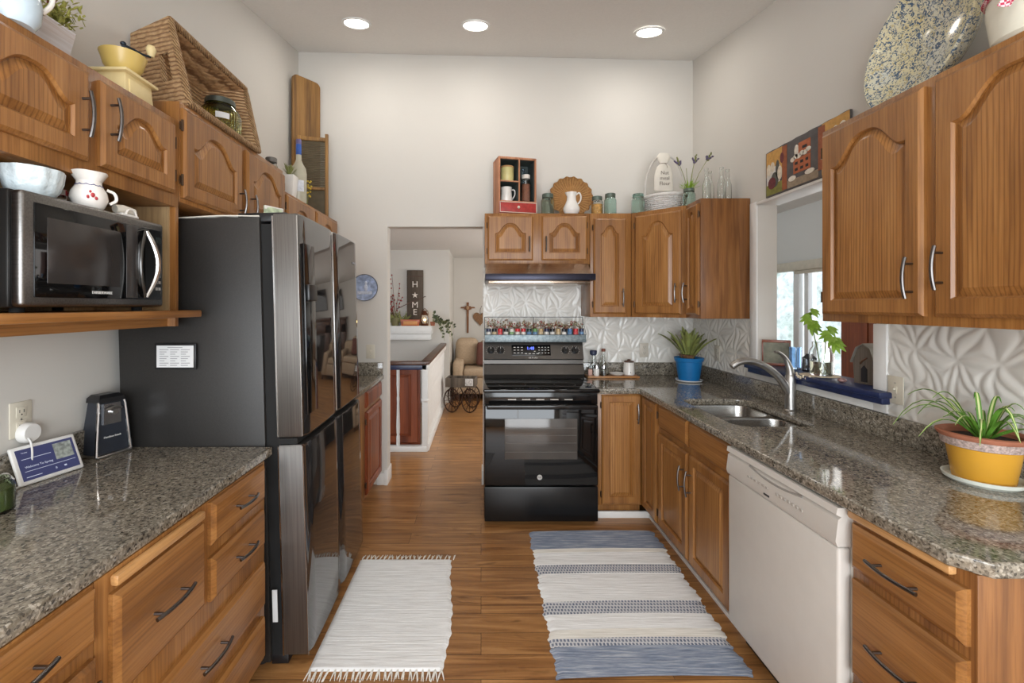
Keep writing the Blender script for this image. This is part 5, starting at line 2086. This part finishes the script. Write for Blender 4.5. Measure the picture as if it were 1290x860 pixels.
# ------------------------------------------------------------------ right: above the cabinets
t = thing('mixing_bowl', 'huge blue spatter-glazed bowl tilted on the right cabinets', 'bowl', (1.592, 1.655, TOPU + .247))
nrm = Vector((-.93, .12, .16)).normalized()
t.rotation_euler = Vector((0, 0, 1)).rotation_difference(nrm).to_euler()
MB().lathe([(0, -.105), (.10, -.105), (.105, -.10), (.17, -.075), (.222, -.03), (.236, 0), (.244, .003), (.246, .010), (.240, .014), (.230, .008), (.215, -.022), (.165, -.062), (.10, -.088), (0, -.09)], 72).build('bowl_body', spatter, t)
t = thing('ceramic_crock', 'tall white crock with red gingham bow at upper right edge', 'crock', (1.525, 1.225, TOPU))
MB().lathe([(0, 0), (.085, 0), (.098, .012), (.108, .10), (.104, .18), (.080, .235), (.072, .26), (.085, .30), (.078, .30), (.064, .26), (.072, .23), (.096, .18), (.1, .1), (.08, .015), (0, .01)], 44).build('crock_body', plain('cream_glaze', (226, 224, 208), .25, var=.05), t)
ging = plaid_mat('red_gingham', (176, 40, 74), (226, 200, 206), 150)
q = MB()
q.tube([(.109 * math.cos(a), .109 * math.sin(a), .135) for a in [2 * math.pi * i / 40 for i in range(40)]], .007, 8, closed=True)
for s_ in (-1, 1):
    c0 = Vector((-.100, -.052, .135))
    q.loft([[c0 + Vector((-.008, -.008, -.008)), c0 + Vector((-.010, -.010, .0)), c0 + Vector((-.008, -.008, .008))], [c0 + Vector((s_ * .03 - .012, -s_ * .03 - .012, -.020)), c0 + Vector((s_ * .03 - .022, -s_ * .03 - .022, 0)), c0 + Vector((s_ * .03 - .012, -s_ * .03 - .012, .02))], [c0 + Vector((s_ * .05 - .004, -s_ * .05 - .004, -.014)), c0 + Vector((s_ * .05 - .008, -s_ * .05 - .008, 0)), c0 + Vector((s_ * .05 - .004, -s_ * .05 - .004, .014))]])
    q.leafblade([c0 + Vector((-.008, -.008, 0)), c0 + Vector((s_ * .02 - .022, -s_ * .02 - .022, -.04)), c0 + Vector((s_ * .035 - .03, -s_ * .035 - .03, -.08))], [.012, .022, .026], up=(-.7, -.7, .1))
q.build('gingham_bow', ging, t)

# painted plaque resting on the ledge of the pass-through (faces -X)
t = thing('painted_plaque', 'long painted slate plaque of farmyard scenes above the pass-through', 'plaque', (XR - .004, 2.765, PZ1 + .001), -90)
PW, PH = .63, .272
edge = []
for i in range(20):
    edge.append((PW * i / 19, .0015 * math.sin(i * 2.3)))
for i in range(20):
    edge.append((PW - PW * i / 19, PH + .0018 * math.sin(i * 1.9)))
MB().prism(edge, 0, .012, M=RX(90) @ TX(0, 0, .0)).build('slate', plain('slate_grey', (92, 88, 88), .8, var=.2), t)
def pr(poly, lay): return poly, lay
def flat(name, col, polys, lay):
    for p in polys:
        MB().prism(p, .0122, .0126 + .0004 * lay, M=RX(90)).build(name, plain('plaque_' + name, col, .7, var=.15, scale=50), t)
def rc(x0, x1, z0, z1): return [(x0, z0), (x1, z0), (x1, z1), (x0, z1)]
def el(cx, cz, a, b, n=16): return [(cx + a * math.cos(2 * math.pi * i / n), cz + b * math.sin(2 * math.pi * i / n)) for i in range(n)]
flat('ochre_sky', (196, 148, 78), [rc(.006, .15, .12, .266), rc(.455, .629, .01, .270)], 0)
flat('pale_fence', (206, 202, 196), [rc(.010, .13, .06, .17)], 1)
flat('green_grass', (126, 124, 62), [rc(.006, .16, .008, .07)], 2)
flat('brown_post', (150, 84, 52), [rc(.15, .19, .01, .262), rc(.43, .475, .04, .262)], 3)
flat('dark_goose', (84, 84, 78), [el(.085, .09, .035, .045), el(.11, .15, .016, .05)], 4)
flat('pale_goose', (212, 200, 180), [el(.03, .16, .018, .035), el(.065, .17, .018, .03), el(.13, .12, .02, .04)], 5)
flat('maroon_wheel', (104, 44, 48), [el(.06, .075, .035, .035), el(.15, .20, .016, .03)], 6)
flat('brick_house', (172, 96, 60), [rc(.245, .375, .075, .155), rc(.285, .375, .16, .235)], 3)
flat('dark_window', (40, 34, 34), [rc(.258, .280, .088, .103), rc(.30, .322, .088, .103), rc(.34, .36, .088, .103), rc(.258, .280, .122, .137), rc(.30, .322, .122, .137), rc(.34, .36, .122, .137), rc(.315, .35, .195, .21)], 5)
flat('snow_bank', (224, 216, 202), [el(.24 + .024 * k, .158 + .007 * (k % 2) + .003 * k, .018, .013) for k in range(6)] + [el(.235, .055, .03, .015), el(.37, .058, .035, .014), el(.27, .2, .016, .032)], 6)
flat('grey_ground', (150, 134, 114), [rc(.195, .43, .008, .05)], 2)
flat('white_hen', (226, 216, 196), [el(.50, .19, .026, .025), el(.545, .20, .018, .03), el(.59, .20, .024, .036)], 5)
flat('red_comb', (120, 40, 40), [el(.525, .195, .010, .026), el(.478, .165, .01, .008)], 6)

# ------------------------------------------------------------------ rugs
t = thing('striped_rug', 'blue and white striped rag rug in front of the sink cabinets', 'rug', (0, 0, 0))
ys = [2.955, 2.739, 2.700, 2.673, 2.572, 2.486, 2.25, 2.16, 2.058, 2.002, 1.955, 1.791]
sm_ = [rug_blue, rug_cream, rug_white, rug_white, rug_pat, rug_white, rug_pat, rug_white, rug_cream, rug_pat, rug_blue]
sn = ['blue_band', 'cream_band', 'white_band', 'white_band', 'dashed_band', 'white_band', 'dashed_band', 'white_band', 'cream_band', 'dashed_band', 'blue_band']


def edgex(y, side):
    w = .005 * math.sin(y * 31) + .004 * math.sin(y * 83 + 1) + .003 * math.sin(y * 190)
    return (.312 + .01 * (2.95 - y) * -1 + w) if side == 0 else (1.128 - .035 * (2.95 - y) + .006 * math.sin(y * 27 + 2) + .005 * math.sin(y * 97) + .003 * math.sin(y * 210))


for k in range(11):
    ya, yb = ys[k], ys[k + 1]
    ns = max(6, int((ya - yb) / .008))
    m = MB()
    def ht(y): return .007 + .0012 * math.sin(y * 400)
    def q_(u, v):
        y = ya + (yb - ya) * v
        x0, x1 = edgex(y, 0), edgex(y, 1)
        s_ = (1.0 if 0 < u < 1 else 0)
        yy = y + .010 * math.sin(u * 3.1) * (1 if True else 0) + .012 * (u - .5)
        return (x0 + (x1 - x0) * u, yy, .001 + (ht(y) if s_ else 0))
    m.surf(q_, 34, ns)
    m.build(sn[k], sm_[k], t, ang=80)
t = thing('fringed_rug', 'white fringed rag rug in front of the refrigerator', 'rug', (0, 0, 0))
m = MB()
def wx(v, u):
    y = 1.83 + .80 * v
    x0, x1 = -.700, -.150 + .02 * math.sin(v * 5) + .003 * math.sin(v * 30) + .0025 * math.sin(v * 77) - .01 * (1 - v)
    return (x0 + (x1 - x0) * u, y, .001 + (.009 + .001 * math.sin(v * 320) if 0 < u < 1 and 0 < v < 1 else 0))
m.surf(lambda u, v: wx(v, u), 40, 120)
m.build('rug_weave', rug_white, t, ang=80)
m = MB()
for k in range(22):
    x = -.69 + .53 * k / 21
    for yb, s_ in ((1.832, -1), (2.628, 1)):
        for q in range(3):
            dx = rnd.uniform(-.014, .014)
            m.tube([(x, yb, .006), (x + dx * .5, yb + s_ * .022, .007), (x + dx, yb + s_ * rnd.uniform(.04, .058), .003)], [.003, .003, .0015], 5)
m.build('fringe', rug_cream, t)['kind'] = 'stuff'

# ------------------------------------------------------------------ living room beyond the doorway
t = thing('stair_railing', 'white balustrade with dark cap around the stairwell', 'railing', (0, 0, 0))
RZ1 = .915
m = MB()
m.box(-1.9, -.545, 4.57, 4.66, RZ1 - .035, RZ1, .006)
m.box(-.615, -.525, 4.60, 6.88, RZ1 - .035, RZ1, .006)
m.build('cap_rail', dark_wood, t)
m = MB()
m.box(-1.9, -.55, 4.585, 4.645, RZ1 - .085, RZ1 - .036, .004)
m.build('navy_rail', navy_paint, t)
m = MB()
m.box(-1.9, -.55, 4.58, 4.65, 0, .055, .004)
m.box(-.61, -.53, 4.62, 6.88, 0, .07, .004)
m.box(-.61, -.53, 4.62, 6.88, RZ1 - .10, RZ1 - .036, .004)
m.build('base_rail', white_paint, t)


def baluster_profile(h):
    return [(0, 0), (.019, 0), (.019, .10), (.013, .115), (.018, .14), (.020, .20), (.013, h * .55), (.016, h * .62), (.012, h * .66), (.017, h * .80), (.017, h), (0, h)]


bal = None
zb = .05
hb = RZ1 - .10 - zb + .02
for x in (-1.60, -1.42, -1.24, -1.06, -.845):
    if bal is None:
        bal = MB().lathe(baluster_profile(hb), 14).build('baluster', white_paint, t, (x, 4.615, zb))
    else:
        o = bal.copy()
        COL.objects.link(o)
        o.location = (x, 4.615, zb)
for k in range(19):
    o = bal.copy()
    COL.objects.link(o)
    o.location = (-.57, 4.76 + k * .113, zb)
m = MB()
m.box(-.60, -.54, 4.585, 4.645, 0, RZ1 - .036, .004)
m.lathe([(.036, .50), (.044, .52), (.036, .54)], 16, (-.57, 4.615, 0))
m.build('newel_post', white_paint, t)
MB().box(-.578, -.562, 4.66, 6.86, .07, RZ1 - .10).build('infill_panel', white_paint, t)
t = thing('stair_gate', 'reddish brown paneled wooden gate behind the white balusters', 'gate', (-1.5, 4.69, 0))
for k in range(2):
    door(t, .02 + k * .425, .425 + k * .425, .06, .83, 0, None, None, mat=red_wood, name='gate_leaf', stile=.07)
MB().box(0, .87, .001, .02, .0, .84).build('gate_frame', red_wood, t)

# wall shelf with its things
SHZ = 1.18
t = thing('wall_shelf', 'chunky white shelf on the living room wall under the sign', 'shelf', (-1.05, 6.9, SHZ - .21))
m = MB()
m.box(-.45, .315, -.16, 0, .09, .21, .006)
m.box(-.45, .30, -.14, 0, .0, .09, .006)
m.build('shelf_body', white_paint, t)
t = thing('home_sign', 'tall brown wooden HOME sign standing on the white shelf', 'sign', (-1.0, 6.855, SHZ))
MB().box(-.125, .125, 0, .022, 0, .84, .003).build('board', sign_wood, t)
MB().box(-.125, .125, -.004, .0, .74, .75).build('groove', dark_wood, t)
m = MB()
for s_, z in (('H', .62), ('M', .31), ('E', .20)):
    m.text(s_, .13, TX(0, -.003, z) @ RX(90), .003)
m.prism([(.05 * (1 if i % 2 == 0 else .35) * math.cos(R(90 + 36 * i)), .05 * (1 if i % 2 == 0 else .35) * math.sin(R(90 + 36 * i))) for i in range(10)], 0, .006, M=TX(0, -.001, .46) @ RX(90))
m.build('lettering', plain('sign_white', (232, 222, 210), .6), t)
t = thing('trough', 'orange-brown wooden trough on the white shelf', 'box', (-1.06, 6.79, SHZ))
m = MB()
m.hexa([(-.13, -.035, 0), (.13, -.035, 0), (.13, .035, 0), (-.13, .035, 0), (-.15, -.04, .095), (.15, -.04, .095), (.15, .04, .095), (-.15, .04, .095)], .006)
m.build('trough_body', wood('orange_wood', (140, 60, 26), (182, 92, 48), (200, 116, 66), 'x', ring=.15), t)
MB().box(-.10, .11, -.044, -.036, .02, .07, .003).build('label_plate', plain('pale_orange_plate', (212, 150, 92), .6), t)
t = thing('lantern', 'rusty lantern with a lit bulb on the white shelf', 'lantern', (-.845, 6.79, SHZ))
m = MB()
m.lathe([(0, 0), (.055, 0), (.058, .02), (.045, .035), (0, .035)], 20)
m.lathe([(.048, .16), (.055, .165), (.03, .20), (.034, .22), (0, .23)], 20)
m.tube([(-.055, 0, .03), (-.06, 0, .12), (-.045, 0, .22), (0, 0, .26), (.045, 0, .22), (.06, 0, .12), (.055, 0, .03)], .005, 8)
m.build('lantern_frame', plain('rust_metal', (104, 62, 40), .6, .6, .2), t)
MB().lathe([(0, .036), (.035, .036), (.050, .09), (.042, .16), (0, .161)], 24).build('lantern_globe', clear, t)
MB().ball((0, -.0, .09), .014, (1, 1, 1.3), 12).build('bulb', flame_m, t)
t = thing('floral_arrangement', 'red berry and fern arrangement at the left end of the shelf', 'flowers', (-1.29, 6.80, SHZ))
m = MB()
m.lathe([(0, 0), (.05, 0), (.06, .06), (.05, .12), (0, .12)], 20)
m.build('vase', plain('olive_vase', (110, 104, 66), .6), t)
q, q2, q3 = MB(), MB(), MB()
for k in range(26):
    a = rnd.uniform(1.0, 3.4)
    ln = rnd.uniform(.25, .62)
    e_ = Vector((math.cos(a) * ln * .75, rnd.uniform(-.05, .02), abs(math.sin(a)) * ln + .1))
    b = Vector((0, 0, .1))
    q.tube([b, b + e_ * .5 + Vector((0, 0, .04)), b + e_], .003, 5)
    for j in range(6):
        p = b + e_ * (.45 + .11 * j) + Vector((rnd.uniform(-.025, .025), rnd.uniform(-.02, .01), rnd.uniform(-.02, .02)))
        q2.ball(p, .012, (1, 1, 1), 6)
for k in range(40):
    a = rnd.uniform(0, 3.2)
    d = Vector((math.cos(a) * .16, rnd.uniform(-.05, .02), math.sin(a) * .16 + .02))
    b = Vector((rnd.uniform(-.06, .16), 0, .05))
    q3.leafblade([b, b + d * .5, b + d], [.01, .022, .002], up=(0, -1, .3))
q.tube([(.02, 0, .25), (.25, -.01, .36), (.46, -.02, .44)], .006, 6)
q.build('branch', dark_wood, t)
q2.build('berry', plain('deep_red', (140, 36, 36), .5), t)
q3.build('fern', plain('dull_green', (122, 124, 70), .7, var=.3), t)
t = thing('trailing_ivy', 'trailing ivy spilling off the right end of the white shelf', 'plant', (-.675, 6.79, SHZ))
q, q2 = MB(), MB()
MB().lathe([(0, 0), (.03, 0), (.038, .06), (0, .06)], 16, (-.05, 0, 0)).build('pot', terracotta, t)
for k in range(9):
    dx = .02 + .028 * k
    top = .20 - .02 * k
    low = -.04 - .06 * (k % 4)
    P_ = [(-.05, 0, .05), (-.05 + dx * .4, -.02, top), (dx, -.05, .06), (dx + .03, -.09, low if dx > .03 else .02)]
    if dx < .04:
        P_[-1] = (dx + .02, -.05, .03)
    q.tube(P_, .003, 5)
    for j in range(8):
        p = Vector(P_[1]).lerp(Vector(P_[2]), j / 4) if j < 4 else Vector(P_[2]).lerp(Vector(P_[3]), (j - 4) / 4)
        d = Vector((rnd.uniform(-1, 1), rnd.uniform(-.6, .1), rnd.uniform(-.6, .6))).normalized() * .05
        q2.leafblade([p, p + d * .5, p + d], [.008, .034, .002], up=(0, -1, .4))
q.build('vine', stem_m, t)
q2.build('leaf', plain('ivy_green', (74, 82, 54), .6, var=.3), t)
# crucifix and hanging heart on the far wall
t = thing('wall_crucifix', 'brown wooden crucifix on the far living room wall', 'cross', (-.235, LY1 - .001, 1.28))
m = MB()
m.hexa([(-.016, -.022, -.28), (.016, -.022, -.28), (.016, 0, -.28), (-.016, 0, -.28), (-.022, -.022, .26), (.022, -.022, .26), (.022, 0, .26), (-.022, 0, .26)], .003)
m.hexa([(-.13, -.024, .155), (.13, -.024, .155), (.13, -.001, .155), (-.13, -.001, .155), (-.12, -.024, .18), (.12, -.024, .18), (.12, -.001, .18), (-.12, -.001, .18)], .002)
m.prism([(-.07, .14), (0, .115), (.07, .14), (.05, .195), (-.05, .195)], .001, .028, M=RX(90))
m.build('cross', plain('carved_brown', (126, 82, 50), .6, var=.15), t)
MB().ball((0, -.03, .165), .028, (1, .4, 1.2), 12).build('carved_centre', plain('carved_pale', (176, 140, 104), .6), t)
t = thing('wall_heart', 'woven brown heart hanging beside the crucifix', 'ornament', (-.015, LY1 - .002, 1.26))
hp_ = []
for i in range(36):
    a = 2 * math.pi * i / 36
    hp_.append((.0078 * 16 * math.sin(a) ** 3, .0085 * (13 * math.cos(a) - 5 * math.cos(2 * a) - 2 * math.cos(3 * a) - math.cos(4 * a))))
MB().prism(hp_, 0, .02, M=RX(90)).build('heart', plain('woven_heart', (132, 96, 64), .7, var=.35, scale=60), t)
MB().tube([(0, -.01, .05), (0, -.01, .15), (.03, -.008, .22)], .003, 6).build('cord', dark_wood, t)

# sofa
t = thing('sofa', 'beige upholstered sofa against the far living room wall', 'sofa', (-.44, 7.02, 0))
SW = 1.15
m = MB()
m.box(.02, SW - .02, .02, .86, .10, .36, .03, 3)
m.build('base', beige_cloth, t)
m = MB()
for x in (.06, SW - .06):
    for y in (.08, .80):
        m.box(x - .025, x + .025, y - .025, y + .025, 0, .10, .004)
m.build('foot', dark_wood, t)
m = MB()
m.box(.16, SW - .16, .0, .62, .36, .50, .05, 4)
m.build('seat_cushion', beige_cloth, t)
m = MB()
m.box(.0, .16, .0, .85, .10, .62, .05, 4)
m.build('armrest', beige_cloth, t)
m = MB()
m.box(SW - .16, SW, .0, .85, .10, .62, .05, 4)
m.build('armrest', beige_cloth, t)
m = MB()
m.box(.0, SW, .58, .86, .36, .80, .08, 4)
m.build('backrest', beige_cloth, t)
m = MB()
m.box(.02, .40, .40, .64, .50, .95, .11, 5)
m.build('back_cushion', beige_cloth, t)
m = MB()
m.box(.42, .80, .42, .62, .50, .92, .09, 5)
m.build('back_cushion', beige_cloth, t)
t = thing('throw_pillow', 'maroon square throw pillow on the sofa', 'pillow', (.12, 7.26, .50), rot=(R(-14), 0, R(-8)))
m = MB()
m.box(-.20, .20, -.055, .055, .02, .40, .052, 4)
m.build('pillow_body', maroon, t)
# flower cart
t = thing('flower_cart', 'little grey wooden cart with rusty spoked wheels by the railing', 'cart', (-.265, 6.42, 0), -6)
m = MB()
for x0, x1, y0, y1 in ((-.22, .20, -.14, -.12), (-.22, .20, .12, .14), (-.22, -.20, -.12, .12), (.18, .20, -.12, .12)):
    m.box(x0, x1, y0, y1, .36, .47, .003)
m.box(-.22, .20, -.14, .14, .345, .36, .003)
m.build('cart_box', grey_wood, t)
rust = plain('rusty_iron', (66, 46, 36), .6, .6, .25)
whl = None
for x, y in ((-.125, -.16), (.125, -.16), (-.125, .16), (.125, .16)):
    if whl is None:
        q = MB()
        q.tube([(.15 * math.cos(a) * .72, 0, .16 * math.sin(a)) for a in [2 * math.pi * i / 32 for i in range(32)]], .009, 8, closed=True)
        for k in range(6):
            a = math.pi * k / 6
            q.tube([(.105 * math.cos(a), 0, .155 * math.sin(a)), (-.105 * math.cos(a), 0, -.155 * math.sin(a))], .004, 6)
        q.cyl((0, -.015, 0), .02, .03, 'y', n=14)
        whl = q.build('wheel', rust, t, (x, y, .169))
    else:
        o = whl.copy()
        COL.objects.link(o)
        o.location = (x, y, .169)
m = MB()
for x in (-.125, .125):
    m.tube([(x, -.16, .169), (x, .16, .169)], .007, 8)
    for y in (-.12, .12):
        m.tube([(x, y, .169), (x - .03, y, .27), (x, y, .35)], .006, 6)
m.build('axle', rust, t)
MB().box(.06, .17, -.1435, -.140, .37, .47, .001).build('paper_tag', plain('tag_print', (206, 206, 206), .7, var=.3, scale=60), t)

# fireplace and screen at the far right of the living room
t = thing('fireplace', 'dark wood fireplace surround with mantel on the far wall', 'fireplace', (1.28, LY1 - .002, 0))
m = MB()
m.box(-.52, -.33, -.16, 0, 0, 1.22, .006)
m.box(.33, .52, -.16, 0, 0, 1.22, .006)
m.box(-.52, .52, -.16, 0, 1.0, 1.34, .006)
m.box(-.33, .33, -.03, 0, 0, 1.0)
m.build('surround', dark_wood, t)
MB().box(-.57, .57, -.22, 0, 1.34, 1.40, .008).build('mantel_shelf', dark_wood, t)
MB().box(-.30, .30, -.045, -.03, 0, .95, .003).build('firebox', black_enamel, t)
t = thing('television', 'black flat television above the fireplace', 'television', (1.28, LY1 - .002, 1.60))
MB().box(-.42, .42, -.06, 0, 0, .56, .006).build('case', black_plastic, t)
MB().box(-.41, .41, -.062, -.058, .012, .548).build('screen', black_glass, t)
